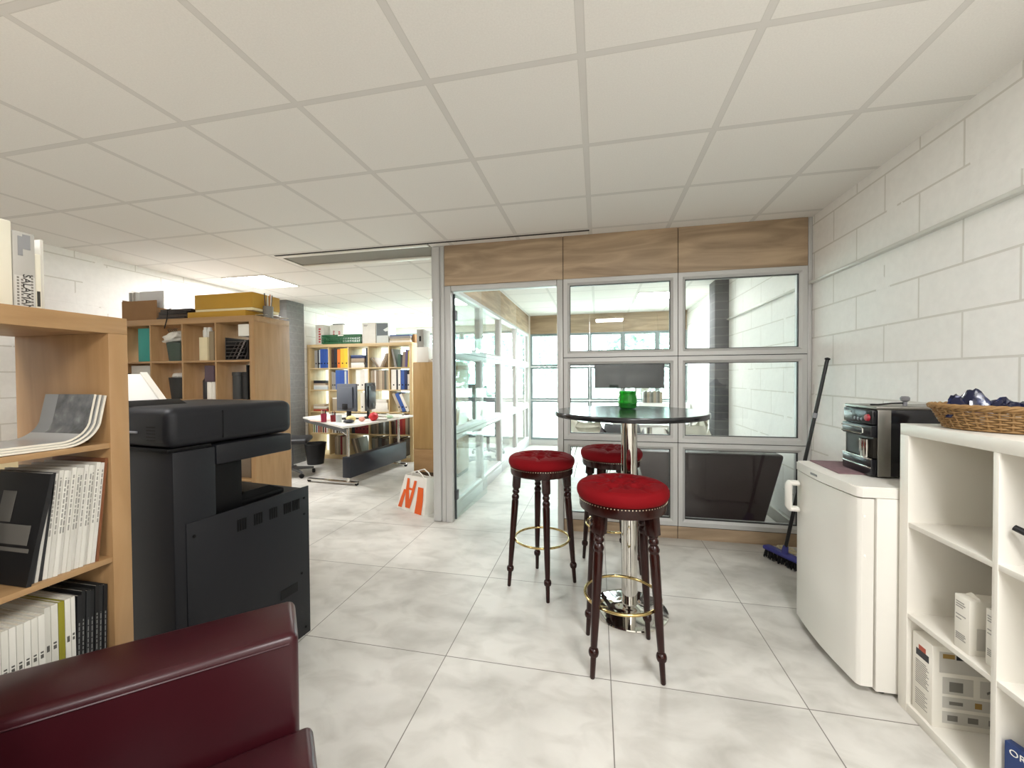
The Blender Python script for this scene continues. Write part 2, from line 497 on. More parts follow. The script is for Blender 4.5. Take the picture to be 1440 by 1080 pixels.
# --- far window walls
WFRAME = mat('window_pale', '9fabab', 0.35)
we = shell('wall_far')
xs = [-1.258, -.70, -.14, .46, 1.06, 1.555]
for i, (a, b) in enumerate(zip(xs, xs[1:])):
    obj('wood_panel', box(BM(), a + .001, b - .001, YM, YM + .06, 2.125, H - .001, .0015), BAND, we)
    for p, q in ((1.50, 2.12), (.86, 1.495), (.10, .855)):
        window_unit(we, a + .001, b - .001, p, q, YM, .06, .04, .01, mat('backlit_frame_grey', '7f8c8d', .4), None, SKYGLASS)  # aluminium frames, their backlit shade put into this darker grey
    obj('plinth', box(BM(), a + .001, b - .001, YM, YM + .06, 0, .097), ALU, we, smooth=False)
wo = shell('wall_outer')
obj('low_wall', box(BM(), XL, -1.362, YE, YE + .1, 0, .92), mat('plain_white'), wo, smooth=False)
obj('window_head', box(BM(), XL, -1.362, YE, YE + .1, 2.33, H), mat('plain_white'), wo, smooth=False)
xs = [XL, -3.82, -3.0, -2.18, -1.362]
for i, (a, b) in enumerate(zip(xs, xs[1:])):
    window_unit(wo, a + .002, b - .002, .922, 2.328, YE + .02, .06, .05, .01, WFRAME, None, SKYGLASS)

# --- pillars, conduit
def block_pillar(name, x0, x1, y0, y1, color):
    m, nt, b, pos, xyz = new_surface(name + '_blockwork')
    lz, _ = grid_line(nt, xyz[2], .02, .104, .008)
    nz = noise_node(nt, pos, 22, 6)
    c = ramp(nt, nz, [(0.3, lin(color)), (0.7, tuple(x * 1.25 for x in lin(color)[:3]) + (1,))])
    nt.links.new(mixc(nt, math_node(nt, 'MULTIPLY', lz, .5), c, lin('8b8a86')), b.inputs['Base Color'])
    b.inputs['Roughness'].default_value = .8
    o = struct(name, box(BM(), x0, x1, y0, y1, 0, H - .001, .004), m)
block_pillar('pillar_left', XL - .01, -4.50, 5.12, 5.48, '6e6e6c')
block_pillar('pillar_right', 1.402, XR + .01, 5.30, 5.55, '58585b')
cd = BM(); box(cd, 1.528, XR + .002, -1.5, YF - .004, 1.972, 1.990, .003)
struct('trim_4', cd, mat('conduit_white', 'd9d7d0', .4))
cd = BM(); box(cd, 1.532, XR + .002, YF + .085, 5.295, 1.972, 1.990, .003)
struct('trim_5', cd, mat('conduit_white'))
cd = BM(); box(cd, XR - .012, XR + .002, YF + .085, YM - .01, 0, .10, .002)
struct('baseboard_right', cd, mat('baseboard_grey', 'b7b5ae', .5))

# --- ceiling light panels
def ceiling_light(x0, x1, y0, y1, label, k=1.0):
    t = thing('ceiling_light', label, 'ceiling light', ((x0 + x1) / 2, (y0 + y1) / 2, H), 0, 'square ceiling light panels')
    w, d = (x1 - x0) / 2 - .012, (y1 - y0) / 2 - .012
    b = BM()
    for q in ((-w, w, -d, -d + .014), (-w, w, d - .014, d), (-w, -w + .014, -d + .014, d - .014), (w - .014, w, -d + .014, d - .014)):
        box(b, *q, -.010, -.0005)
    obj('frame', b, TRIMW, t, smooth=False)
    b = BM(); box(b, -w + .0142, w - .0142, -d + .0142, d - .0142, -.007, -.001)
    b.faces.ensure_lookup_table(); b.faces[0].material_index = 1        # only the underside shines
    obj('diffuser', b, [TRIMW, emit('lit_panel_%d' % len(_lights), LED_COL, LED * k)], t, smooth=False)
    _lights.append(t)
_lights = []
CX = lambda a: -.0535 + .6 * a
CY = lambda b: 1.5036 + .58 * b
ceiling_light(CX(-7), CX(-6), CY(4), CY(5), 'lit ceiling panel near the block wall, beyond the ceiling recess, above the oak cube bookcase')
ceiling_light(.5465, 1.1465, 5.83, 6.41, 'lit ceiling panel inside the meeting room, seen through the upper panes', .7)
ceiling_light(CX(-1), CX(0), CY(4), CY(5), 'lit ceiling panel just inside the meeting room, behind the oak band over its door', .2)
ceiling_light(CX(-4), CX(-3), CY(-2), CY(-1), 'lit ceiling panel above the front bookcase, at the upper left corner', .7)
ceiling_light(CX(1), CX(2), CY(-3), CY(-2), 'unseen ceiling panel added for fill light, above the viewpoint')  # out of view, added to raise the overall light
ceiling_light(CX(0), CX(1), CY(-6), CY(-5), 'unseen ceiling panel added to light front faces, furthest behind the viewpoint')  # extra panel out of view, softly lights faces turned to the camera
ceiling_light(CX(-4), CX(-3), CY(7), CY(8), 'lit ceiling panel over the office floor beside the glazed wall', .6)
ceiling_light(CX(-6), CX(-5), CY(9), CY(10), 'lit ceiling panel behind the birch bookcase, near the office windows', .7)

# --- outside
gb_ = BM()
for q in ((-40, 40, YE + .12, 60), (-40, XL - .12, -60, YE + .12)): box(gb_, *q, -.4, -.12)
struct('ground_outside', gb_, mat('pale_paving', 'd2d2ca', .9), smooth=False)
def tree(x, y, h, r, label, seed):
    rnd = random.Random(seed)
    t = thing('tree', label, 'tree', (x, y, -.12), 0, 'trees outside the windows')
    obj('trunk', tube(BM(), [(0, 0, 0), (.05, 0, h * .3), (0, .05, h * .6)], [.14, .11, .06]), mat('bark', '5d5348', .9), t)
    b = BM()
    for _ in range(700):
        a, c, q = rnd.uniform(0, 2 * PI), rnd.uniform(-1, 1), rnd.uniform(.35, 1) 
        s = math.sqrt(1 - c * c)
        p = Vector((q * r * s * math.cos(a), q * r * s * math.sin(a), h * .62 + q * r * 1.25 * c))
        M = Matrix.Translation(p) @ Matrix.Rotation(rnd.uniform(0, 6), 4, Vector((rnd.random() + .1, rnd.random(), rnd.random())).normalized())
        s = rnd.uniform(.07, .17)
        bmesh.ops.create_icosphere(b, subdivisions=1, radius=s, matrix=M @ Matrix.Diagonal((1, .8, .35, 1)))
    obj('crown', b, mat('tree_leaves', '8fa598', .8, noise=.3, scale=2), t, smooth=False)
tree(-2.6, 14.5, 4.4, 1.7, 'pale green tree outside, seen through the office windows', 1)
tree(1.4, 13.0, 4.0, 1.5, 'green tree outside, seen through the meeting room windows', 2)
tree(-6.3, 16.0, 5.0, 1.9, 'green tree outside, beyond the block wall end of the office windows', 3)
# ================================================================== BIG FURNITURE
def cube_bookcase(name, label, loc, rotz, cols, rows, px, pz, ft, bt, depth, top, MV, MH, back=False):
    """open cube shelving: local x = width, front at y = 0, back at y = depth"""
    t = thing(name, label, 'bookcase', loc, rotz)
    Wd = cols * px - bt + 2 * ft
    t['w'] = Wd
    fl = top - ft - (rows * pz - bt) - .0        # underside height of lowest cell
    obj('side_panel', box(BM(), 0, ft, 0, depth, 0, top - ft, .0015), MV, t)
    obj('side_panel', box(BM(), Wd - ft, Wd, 0, depth, 0, top - ft, .0015), MV, t)
    obj('top_panel', box(BM(), 0, Wd, 0, depth, top - ft, top, .0015), MH, t)
    obj('bottom_panel', box(BM(), ft, Wd - ft, 0.001, depth, 0, fl, .0015), MH, t)
    for i in range(1, cols):
        x = ft + i * px - bt
        obj('divider', box(BM(), x, x + bt, .0015, depth - .001, fl, top - ft, .0008), MV, t)
    for j in range(1, rows):
        z = fl + j * pz - bt
        obj('shelf', box(BM(), ft, Wd - ft, .0025, depth - .002, z, z + bt, .0008), MH, t)
    if back:
        obj('back_panel', box(BM(), ft * .5, Wd - ft * .5, depth - .006, depth - .0005, .02, top - ft, 0), MV, t, smooth=False)
    zs = [fl + j * pz for j in range(rows)]       # top of each row's floor, from the bottom
    xs = [ft + i * px for i in range(cols)]       # left inner edge of each column
    return t, xs, zs

class Case:
    def __init__(s, t, xs, zs): s.t, s.xs, s.zs = t, xs, zs
    def at(s, x, y, z):
        a = s.t.rotation_euler[2]; l = s.t.location
        return (l[0] + x * math.cos(a) - y * math.sin(a), l[1] + x * math.sin(a) + y * math.cos(a), l[2] + z)
    def put(s, o, x, y, z, ry=0.0, rz=0.0):
        o.location = s.at(x, y, z); o.rotation_euler = (0, ry, s.t.rotation_euler[2] + rz)
        return o

near = Case(*cube_bookcase('bookcase', 'oak cube bookcase with open back behind the red armchair, holding magazines', (-1.43, .197, 0), R(90), 2, 4, .345, .3445, .05, .016, .39, 1.485, OAK, OAKX))
mid = Case(*cube_bookcase('bookcase', 'tall oak cube bookcase by the block wall, piled with boxes on top, behind the copier', (-4.61, 2.80, 0), 0, 5, 5, .350, .334, .05, .016, .39, 1.826, OAK, OAKX))
far = Case(*cube_bookcase('bookcase', 'large birch cube bookcase packed with binders, behind the desk in the office', (-4.632, 5.70, 0), 0, 5, 5, .3535, .3505, .05, .018, .39, 1.850, BIRCH, BIRCHX))
wht = Case(*cube_bookcase('bookcase', 'white cube bookcase beside the fridge with a wicker basket on top', (1.157, 1.843, 0), R(-90), 3, 3, .350, .349, .043, .018, .388, 1.107, WHITE, WHITE, True))

# --- armchair
LEA = mat('oxblood_leather', '360e15', 0.33, noise=0.18, scale=7, bump=0.10, spec=0.4)
arm = thing('armchair', 'oxblood red leather armchair in front of the oak magazine bookcase', 'armchair', (-.918, 1.06, 0), R(-47))
def soft(bm, b, bev, seg=4): return box(bm, *b, bev, seg=seg)
obj('armrest', soft(BM(), (0, .205, -.685, .0, .05, .62), .022), LEA, arm)
obj('armrest', soft(BM(), (.795, 1.0, -.685, .0, .05, .62), .022), LEA, arm)
obj('backrest', soft(BM(), (.207, .793, -.69, -.53, .05, .74), .03), LEA, arm)
obj('seat', soft(BM(), (.212, .788, -.528, .03, .05, .375), .02), LEA, arm)
for x in (.04, .96):
    for y in (-.64, -.04):
        obj('foot', box(BM(), x - .025, x + .025, y - .025, y + .025, 0, .055, .003), MAHOG, arm)
sm = BM()
tube(sm, [(.205, -.66, .598), (.205, -.022, .598)], .0028, 6)
obj('seam', sm, LEA, arm)

# --- copier
PR = mat('copier_charcoal', '17181c', 0.5, spec=0.3)
PRD = mat('copier_black', '040405', 0.55, spec=0.2)
cop = thing('photocopier', 'black floor standing copier seen from behind, next to the oak magazine bookcase', 'photocopier', (-1.433, 1.76, 0), R(-7))
bm = BM(); box(bm, -.60, -.006, -.575, -.012, .02, .745, .006); obj('cabinet', bm, PRD, cop)
bm = BM(); box(bm, -.006, 0, -.566, 0, .012, .755, .002); rp = obj('rear_panel', bm, PR, cop)
for k, y in enumerate((-.35, -.275, -.2, -.125, -.075)):
    v = BM()
    for j in range(4):
        box(v, 0, .0015, y - .022 + j * .011, y - .015 + j * .011, .655, .705)
    obj('vent', v, PRD, rp, smooth=False)
bm = BM(); box(bm, -.003, .002, -.17, -.075, .255, .30, .0009); obj('grip_hole', bm, mat('void_black', '020203', .9), rp)
for y, z in ((-.54, .70), (-.50, .05), (-.03, .70), (-.03, .62), (-.03, .05), (-.2, .16), (-.05, .33)):
    b = BM(); lathe(b, [(.006, 0), (.006, .002)], 10, Matrix.Translation((0, y, z)) @ Matrix.Rotation(PI / 2, 4, 'Y')); obj('screw', b, PRD, rp)
bm = BM(); box(bm, -.60, -.004, -.605, -.452, .012, 1.028, .006); obj('tower', bm, PR, cop)
bm = BM(); box(bm, -.56, -.03, -.452, -.325, .745, 1.03, .004); obj('feed_housing', bm, PRD, cop)
bm = BM(); box(bm, -.60, -.002, -.45, -.095, .952, 1.034, .008); obj('scanner_arm', bm, PR, cop)
bm = BM(); box(bm, -.60, 0, -.62, -.085, 1.040, 1.192, .035, seg=4); sc = obj('scanner', bm, PR, cop)
bm = BM(); box(bm, -.598, .0012, -.425, -.422, 1.06, 1.17, 0); obj('lid_seam', bm, PRD, sc, smooth=False)
bm = BM()
for j in range(5): box(bm, -.12, -.07, -.6205, -.617, 1.07 + j * .012, 1.075 + j * .012)
obj('vent', bm, PRD, sc, smooth=False)
bm = BM(); box(bm, -.60, -.015, -.615, -.46, 1.028, 1.041, .002); obj('gap_strip', bm, PRD, cop)
bm = BM(); box(bm, -.42, -.17, -.628, -.606, 1.095, 1.103, .002); obj('tray_rim', bm, mat('rim_grey', '75767a', .4), sc)
bm = BM()
box(bm, -.50, -.05, -.33, -.10, .746, .765, .004)
for j in range(9): box(bm, -.48 + j * .05, -.47 + j * .05, -.31, -.12, .765, .778, .002)
prism(bm, [(-.33, .765), (-.30, .80), (-.18, .80), (-.10, .765)], 'X', -.20, -.05)
obj('output_tray', bm, PRD, cop)
bm = BM()
prism(bm, [(-.40, 1.1925), (-.36, 1.210), (-.30, 1.213), (-.25, 1.1925)], 'Y', -.60, -.40)
obj('feeder_hump', bm, PRD, cop)

# --- white sloping paper tray on the copier lid
tr = thing('document_tray', 'white sloping document tray with a black edge, on the copier lid', 'tray', (-1.797, 1.33, 1.1925), R(-7))
bm = BM(); prism(bm, [(-.255, .002), (-.02, .002), (-.02, .010), (-.145, .128), (-.255, .128)], 'Y', .02, .034); obj('tray_plate', bm, mat('tray_white', 'f1efe8', .45), tr)
bm = BM(); prism(bm, [(-.02, .002), (-.02, .010), (-.145, .128), (-.145, .136), (-.01, .010), (-.01, .002)], 'Y', .014, .040); obj('slope', bm, mat('tray_grey', 'cfcac0', .5), tr)
bm = BM(); box(bm, -.262, -.256, .014, .040, .001, .133, .001); obj('edge_strip', bm, BLACK, tr)
bm = BM(); box(bm, -.275, -.263, .016, .036, .001, .131, .001); obj('side_plate', bm, mat('tray_grey'), tr)

# --- bar stools
RED = mat('red_velvet', '74060e', 0.8, noise=0.25, scale=5, spec=0.15)
DWOOD = MAHOG
stool = thing('bar_stool', 'red buttoned velvet bar stool standing nearest, right in front of the chrome table base', 'stool', (.109, 1.893, 0), R(5), 'round red velvet bar stools')
def cushion():
    bm = BM(); N, Mr = 120, 44
    buttons = [(0, 0)] + [(.092 * math.cos(a), .092 * math.sin(a)) for a in [2 * PI * i / 6 for i in range(6)]]
    rows = []
    for j in range(Mr + 1):
        u = j / Mr
        row = []
        for i in range(N):
            a = 2 * PI * i / N
            if u < .62:
                r = .185 * u / .62
                z = .826 - .016 * (r / .185) ** 2
                x, y = r * math.cos(a), r * math.sin(a)
                ds = sorted(math.hypot(x - bx, y - by) for bx, by in buttons)
                z -= .040 * math.exp(-(ds[0] / .020) ** 1.5)
                gap = ds[1] - ds[0]                       # small where two tufts meet
                if r < .135: z -= .011 * math.exp(-(gap / .012) ** 2)
                for k in range(6):                        # pleats from the outer buttons to the edge
                    da = (a - k * PI / 3 + PI) % (2 * PI) - PI
                    if r > .085: z -= .012 * math.exp(-(da * r / .008) ** 2) * (1 - .6 * (r - .085) / .1)
            else:
                q = (u - .62) / .38
                ang = q * PI * .86
                r = .183 + .022 * math.sin(ang)
                z = .808 - .058 * (1 - math.cos(ang)) / (1 - math.cos(PI * .86))
                x, y = r * math.cos(a), r * math.sin(a)
            if j == 0:
                if i == 0: row.append(bm.verts.new((0, 0, z)))
            else: row.append(bm.verts.new((x, y, z)))
        rows.append(row)
    for i in range(N): bm.faces.new((rows[0][0], rows[1][i], rows[1][(i + 1) % N]))
    for a, b in zip(rows[1:], rows[2:]):
        for i in range(N): bm.faces.new((a[i], b[i], b[(i + 1) % N], a[(i + 1) % N]))
    bm.faces.new(rows[-1])
    return bm
cu_ = obj('cushion', cushion(), RED, stool, angle=70)
for k in range(7):
    x, y = (0, 0) if k == 0 else (.092 * math.cos((k - 1) * PI / 3), .092 * math.sin((k - 1) * PI / 3))
    b = BM(); lathe(b, [(0, .006), (.007, .004), (.009, 0), (.007, -.003)], 12, Matrix.Translation((x, y, .802 if k else .799)))
    obj('button', b, RED, cu_)
b = BM(); lathe(b, [(.17, .700), (.19, .702), (.193, .712), (.193, .748), (.188, .752), (.17, .752)], 64); obj('seat_rim', b, DWOOD, stool)
b = BM()
for k in range(84):
    a = 2 * PI * k / 84
    lathe(b, [(0, .0022), (.0028, .001), (.0034, -.001)], 6, Matrix.Translation((.1945 * math.cos(a), .1945 * math.sin(a), .7445)) @ Matrix.Rotation(a, 4, 'Z') @ Matrix.Rotation(PI / 2, 4, 'Y'), cap=False)
obj('nail_trim', b, mat('nickel', 'd8ccb8', .25, 1.0), stool)
PROF = [(.009, 0), (.011, .004), (.0125, .088), (.0125, .094), (.019, .098), (.022, .107), (.022, .117), (.019, .126), (.013, .131), (.0145, .136), (.0175, .25), (.0205, .44), (.0215, .535), (.0185, .548), (.0225, .556), (.0235, .566), (.019, .577), (.0145, .583), (.0215, .592), (.0215, .602), (.0165, .610), (.0205, .618), (.0205, .622)]
for sx in (-1, 1):
    for sy in (-1, 1):
        top, bot = Vector((sx * .108, sy * .108, .702)), Vector((sx * .147, sy * .147, 0))
        d = (top - bot); L = d.length
        M = Matrix.Translation(bot) @ d.to_track_quat('Z', 'Y').to_matrix().to_4x4()
        b = BM(); lathe(b, [(r, z * L / .712) for r, z in PROF], 18, M)
        b2 = box(BM(), -.0235, .0235, -.0235, .0235, .617, L - .004, .003); bmesh.ops.transform(b2, matrix=M @ Matrix.Rotation(PI / 4 * 0, 4, 'Z'), verts=b2.verts[:])
        me = bpy.data.meshes.new('t'); b2.to_mesh(me); b2.free(); b.from_mesh(me); bpy.data.meshes.remove(me)
        obj('leg', b, DWOOD, stool)
b = BM(); tube(b, [(.168 * math.cos(2 * PI * i / 64), .168 * math.sin(2 * PI * i / 64), .295) for i in range(64)], .0072, 10, True)
obj('foot_ring', b, GOLD, stool)
copy_thing(stool, (-.342, 2.47, 0), R(-28), 'red buttoned velvet bar stool standing apart from the table, beside the open glass door')
copy_thing(stool, (.09, 2.80, 0), R(20), 'red buttoned velvet bar stool half hidden behind the chrome table column')

# --- bar table, jar
TX, TY = .170, 2.285
tb = thing('bar_table', 'round black bar table on a chrome column, among red stools', 'table', (TX, TY, 0))
b = BM(); lathe(b, [(0, 1.082), (.402, 1.082), (.405, 1.086), (.405, 1.104), (.402, 1.108), (0, 1.108)], 96); obj('tabletop', b, mat('table_black', '1a1b1d', .16, noise=.3, scale=30, stretch=(.3, 2, 1)), tb)
b = BM(); lathe(b, [(.043, .02), (.043, 1.06), (.06, 1.062), (.06, 1.0815)], 40); obj('column', b, CHROME, tb)
b = BM(); lathe(b, [(.0, .0), (.200, .0), (.205, .006), (.203, .012), (.17, .019), (.10, .026), (.06, .034), (.0435, .045)], 72); obj('base_disc', b, CHROME, tb)
jar = thing('glass_jar', 'ribbed green glass jar on the round black table', 'jar', (.172, 2.43, 1.108))
b = BM()
prof = [(0, .002), (.040, .002), (.050, .010), (.053, .035), (.052, .065), (.046, .082), (.048, .090), (.048, .102), (.044, .102), (.044, .090), (.042, .082), (.048, .062), (.049, .035), (.045, .013), (0, .010)]
lathe(b, prof, 48, cap=False)
for v in b.verts:
    if .01 < v.co.z < .08:
        a = math.atan2(v.co.y, v.co.x); k = 1 + .03 * math.cos(12 * a); v.co.x *= k; v.co.y *= k
gm = bpy.data.materials.new('green_glass'); gm.use_nodes = True
gb = gm.node_tree.nodes['Principled BSDF']
gb.inputs['Base Color'].default_value = (.025, .34, .035, 1); gb.inputs['Transmission Weight'].default_value = .75
gb.inputs['Roughness'].default_value = .06; gb.inputs['IOR'].default_value = 1.4
obj('body', b, gm, jar)
b = BM(); lathe(b, [(0, .012), (.040, .012), (.040, .030), (.0, .031)], 24, cap=False); obj('wax', b, mat('green_wax', '14571a', .5), jar)

# --- fridge
FRW = mat('fridge_white', 'e9e6de', 0.28)
fr = thing('fridge', 'small white under-counter fridge between the broom and the white bookcase', 'fridge', (1.03, 1.86, 0))
bm = BM(); box(bm, .062, .50, 0, .53, .02, .802, .004); obj('body', bm, FRW, fr)
bm = BM()
pts = [(.054, 0.004), (.012, 0.004), (.004, .012)]
for i in range(9):
    u = i / 8; pts.append((.0 - .016 * math.sin(PI * u), .02 + .49 * u))
pts += [(.004, .518), (.012, .526), (.054, .526)]
prism(bm, pts, 'Z', .035, .798); dr = obj('door', bm, FRW, fr)
bm = BM()
hp = [(-.008, .50, .60), (-.046, .503, .60), (-.050, .503, .61), (-.050, .503, .725), (-.046, .503, .735), (-.008, .50, .735)]
tube(bm, hp, .014, 8)
for v in bm.verts: v.co.y = .490 + (v.co.y - .503) * 2.0
obj('handle', bm, mat('handle_white', 'efece4', .3), dr)
bm = BM()
top = [(.52, 0), (.012, 0), (.0, .010)] + [(-.004 - .018 * math.sin(PI * i / 8), .02 + .49 * i / 8) for i in range(9)] + [(.0, .520), (.012, .53), (.52, .53)]
prism(bm, top, 'Z', .804, .846); bmesh.ops.bevel(bm, geom=[e for e in bm.edges if abs(e.verts[0].co.z - .846) < 1e-4 and abs(e.verts[1].co.z - .846) < 1e-4], offset=.006, segments=2, affect='EDGES')
obj('worktop', bm, FRW, fr)
bm = BM(); box(bm, -.0225, -.021, .27, .33, .818, .828); obj('badge', bm, mat('badge_silver', '9b9b9b', .3, .8), fr, smooth=False)
for z in (.72, .56):
    bm = BM(); box(bm, .018, .026, .0015, .005, z, z + .012, .001); obj('door_plug', bm, mat('plug_white', 'f6f4ee', .4), dr)
for x, y in ((.1, .04), (.1, .49), (.46, .04), (.46, .49)):
    bm = BM(); lathe(bm, [(.015, 0), (.015, .021)], 14, Matrix.Translation((x, y, 0))); obj('foot', bm, BLACK, fr)

# --- towel + coffee machine on the fridge
tw = tag(obj('tea_towel', box(BM(), 0, .19, 0, .29, 0, .006, .002), mat('mauve_cloth', '7a6064', .9, noise=.25, scale=60, bump=.4), None, (1.075, 2.09, .846), (0, 0, R(-3))), 'folded mauve tea towel on the fridge, under the coffee machine', 'towel')
cm = thing('coffee_machine', 'black and steel bean to cup coffee machine on the fridge', 'coffee machine', (1.185, 2.03, .8525), R(0))
STEEL = mat('brushed_steel', '8f8c86', .32, .9)
bm = BM(); box(bm, .012, .345, .0, .225, .0, .292, .004); obj('body', bm, BLACKGLOSS, cm)
bm = BM(); box(bm, .006, .055, -.003, .003, 0.0, .2915, .002); obj('corner_trim', bm, STEEL, cm)
bm = BM(); box(bm, .006, .055, .222, .228, 0.0, .2915, .002); obj('corner_trim', bm, STEEL, cm)
bm = BM(); box(bm, .0, .35, -.003, .228, .292, .306, .004); obj('top_plate', bm, STEEL, cm)
bm = BM(); box(bm, -.012, .010, .004, .214, .225, .29, .006); cpn = obj('control_panel', bm, mat('panel_black', '15161b', .2), cm)
bm = BM(); lathe(bm, [(0, .010), (.014, .008), (.016, 0)], 20, Matrix.Translation((-.012, .032, .255)) @ Matrix.Rotation(-PI / 2, 4, 'Y')); obj('dial', bm, mat('dial_red', 'a02030', .25), cpn)
bm = BM(); box(bm, -.0135, -.0118, .150, .20, .268, .277); obj('badge', bm, mat('badge_silver'), cpn, smooth=False)
for y in (.075, .10, .125):
    bm = BM(); lathe(bm, [(0, .003), (.007, .002), (.008, 0)], 14, Matrix.Translation((-.012, y, .245)) @ Matrix.Rotation(-PI / 2, 4, 'Y')); obj('key', bm, mat('key_grey', '5c5e66', .3), cpn)
bm = BM(); box(bm, -.018, .010, .004, .214, .170, .222, .006); obj('brew_head', bm, mat('panel_black'), cm)
bm = BM(); tube(bm, [(-.020, .21, .208), (-.022, .06, .208), (-.022, .05, .203), (-.022, .05, .185), (-.022, .06, .180), (-.020, .21, .180)], .003, 8); obj('loop_trim', bm, CHROME, cm)
bm = BM(); box(bm, .0, .0115, .012, .205, .078, .168); obj('cup_bay', bm, mat('bay_dark', '2b2823', .4), cm, smooth=False)
bm = BM(); box(bm, -.016, .010, .004, .214, .0, .074, .006); dt = obj('drip_tray', bm, mat('panel_black'), cm)
for z in (.074, .036):
    bm = BM(); box(bm, -.018, -.010, .006, .212, z - .003, z + .003, .001); obj('trim_line', bm, CHROME, dt)
mug = thing('steel_mug', 'polished steel mug standing on the coffee machine drip tray', 'mug', (1.171, 2.085, .9305))
bm = BM(); lathe(bm, [(0, .001), (.025, .001), (.026, .004), (.026, .080), (.024, .080), (.024, .006), (0, .006)], 28, cap=False)
for v in bm.verts: v.co.x *= .52
obj('body', bm, CHROME, mug)
kn = thing('grey_stopper', 'small grey stopper with a black lead on the coffee machine top', 'stopper', (1.335, 2.10, 1.1585))
bm = BM(); lathe(bm, [(.008, 0), (.008, .018), (.016, .024), (.017, .036), (.012, .042), (0, .043)], 20); obj('cap', bm, mat('stopper_grey', '77767a', .35), kn)
bm = BM(); tube(bm, [(-.006, 0, .012), (-.05, .004, .010), (-.10, .01, .003), (-.125, .012, .004)], .0035, 8); obj('lead', bm, BLACK, kn)

# --- broom, cables
br = thing('broom', 'blue broom with a black handle leaning in the corner by the fridge', 'broom', (1.255, 3.06, 0))
p0, p1 = Vector((.0, .0, .085)), Vector((.278, .06, 1.40))
bm = BM(); tube(bm, [p0, p0.lerp(p1, .5), p1], .0115, 12); obj('handle', bm, mat('handle_black', '141416', .35), br)
bm = BM(); q = p0.lerp(p1, .70); tube(bm, [q, p0.lerp(p1, .725)], .0145, 12); obj('collar', bm, mat('collar_grey', '8d8c92', .4), br)
bm = BM(); lathe(bm, [(.010, 0), (.016, .004), (.016, .012), (.004, .018)], 14, Matrix.Translation(p1) @ (p1 - p0).to_track_quat('Z', 'Y').to_matrix().to_4x4()); obj('handle_cap', bm, BLACK, br)
bm = BM(); box(bm, -.032, .032, -.15, .15, .052, .080, .012, seg=3); tube(bm, [(0, 0, .075), (0.012, .002, .125)], [.022, .016], 12)
hd = obj('head', bm, mat('broom_blue', '3b3d8f', .4), br, rot=(0, 0, R(28)))
bm = BM()
rnd = random.Random(5)
for i in range(150):
    x, y = rnd.uniform(-.026, .026), rnd.uniform(-.145, .145)
    tube(bm, [(x, y, .055), (x * 1.5 + rnd.uniform(-.006, .006), y * 1.03 + rnd.uniform(-.006, .006), .002)], [.004, .003], 4)
obj('bristles', bm, mat('bristle_black', '0f0f14', .8), br, rot=(0, 0, R(28)))
cb = BM(); pts = []
for i in range(90):
    a = i * .33; r = .055 + .018 * math.sin(i * .37)
    pts.append((1.30 + r * math.cos(a) * .85, 3.16 + r * math.sin(a), .012 + .05 * abs(math.sin(i * .09)) + .02 * math.sin(a * .5) ** 2))
tube(cb, pts, .0042, 6)
tag(obj('cable_coil', cb, mat('cream_cable', 'd9cdaa', .5)), 'cream cable coiled loosely on the floor behind the fridge', 'cable')
# ================================================================== BOOKS, BOXES
def book_bm(t, h, d, side=1, fan=0.0):
    """closed book: spine toward -y; side=1: base corner at its right (x from -t to 0), -1: at its left"""
    bm = BM(); c = min(.0025, t * .18)
    x0, x1 = (-t, 0) if side > 0 else (0, t)
    box(bm, x0, x0 + c, 0, d, 0, h); box(bm, x1 - c, x1, 0, d, 0, h); box(bm, x0 + c, x1 - c, 0, c, 0, h)
    box(bm, x0 + c, x1 - c, c, d - .004, .003, h - .003, mi=1)
    return bm
PAGES = mat('book_pages', 'd9d2c2', .9)
_bookm = {}
def bmat(c, rough=.5):
    if c not in _bookm: _bookm[c] = mat('cover_' + c, c, rough, noise=.10, scale=14)
    return _bookm[c]
def put_book(case, x, y, z, t, h, d, color, label, name='book', cat='book', lean=0.0, group=None, marks=None):
    o = obj(name, book_bm(t, h, d, 1 if lean >= 0 else -1), [bmat(color), PAGES], smooth=False)
    case.put(o, x, y, z, lean)
    tag(o, label, cat, group)
    if marks:
        marks(o, t, h, 1 if lean >= 0 else -1)
    return o
def spine_print(color, spans, inset=.0008):
    """dark lines of small unreadable print down the spine"""
    def f(o, t, h, side):
        bm = BM(); xc = -t / 2 * side; rnd = random.Random(int(h * 1e5) + int(t * 1e6))
        for a, b, w in spans:
            z = a * h
            while z < b * h:
                dz = rnd.uniform(.006, .018)
                box(bm, xc - t * w, xc + t * w, -inset, .0002, z, min(z + dz, b * h)); z += dz + .004
        obj('spine_print', bm, mat('print_' + color, color, .7), o, smooth=False)
    return f

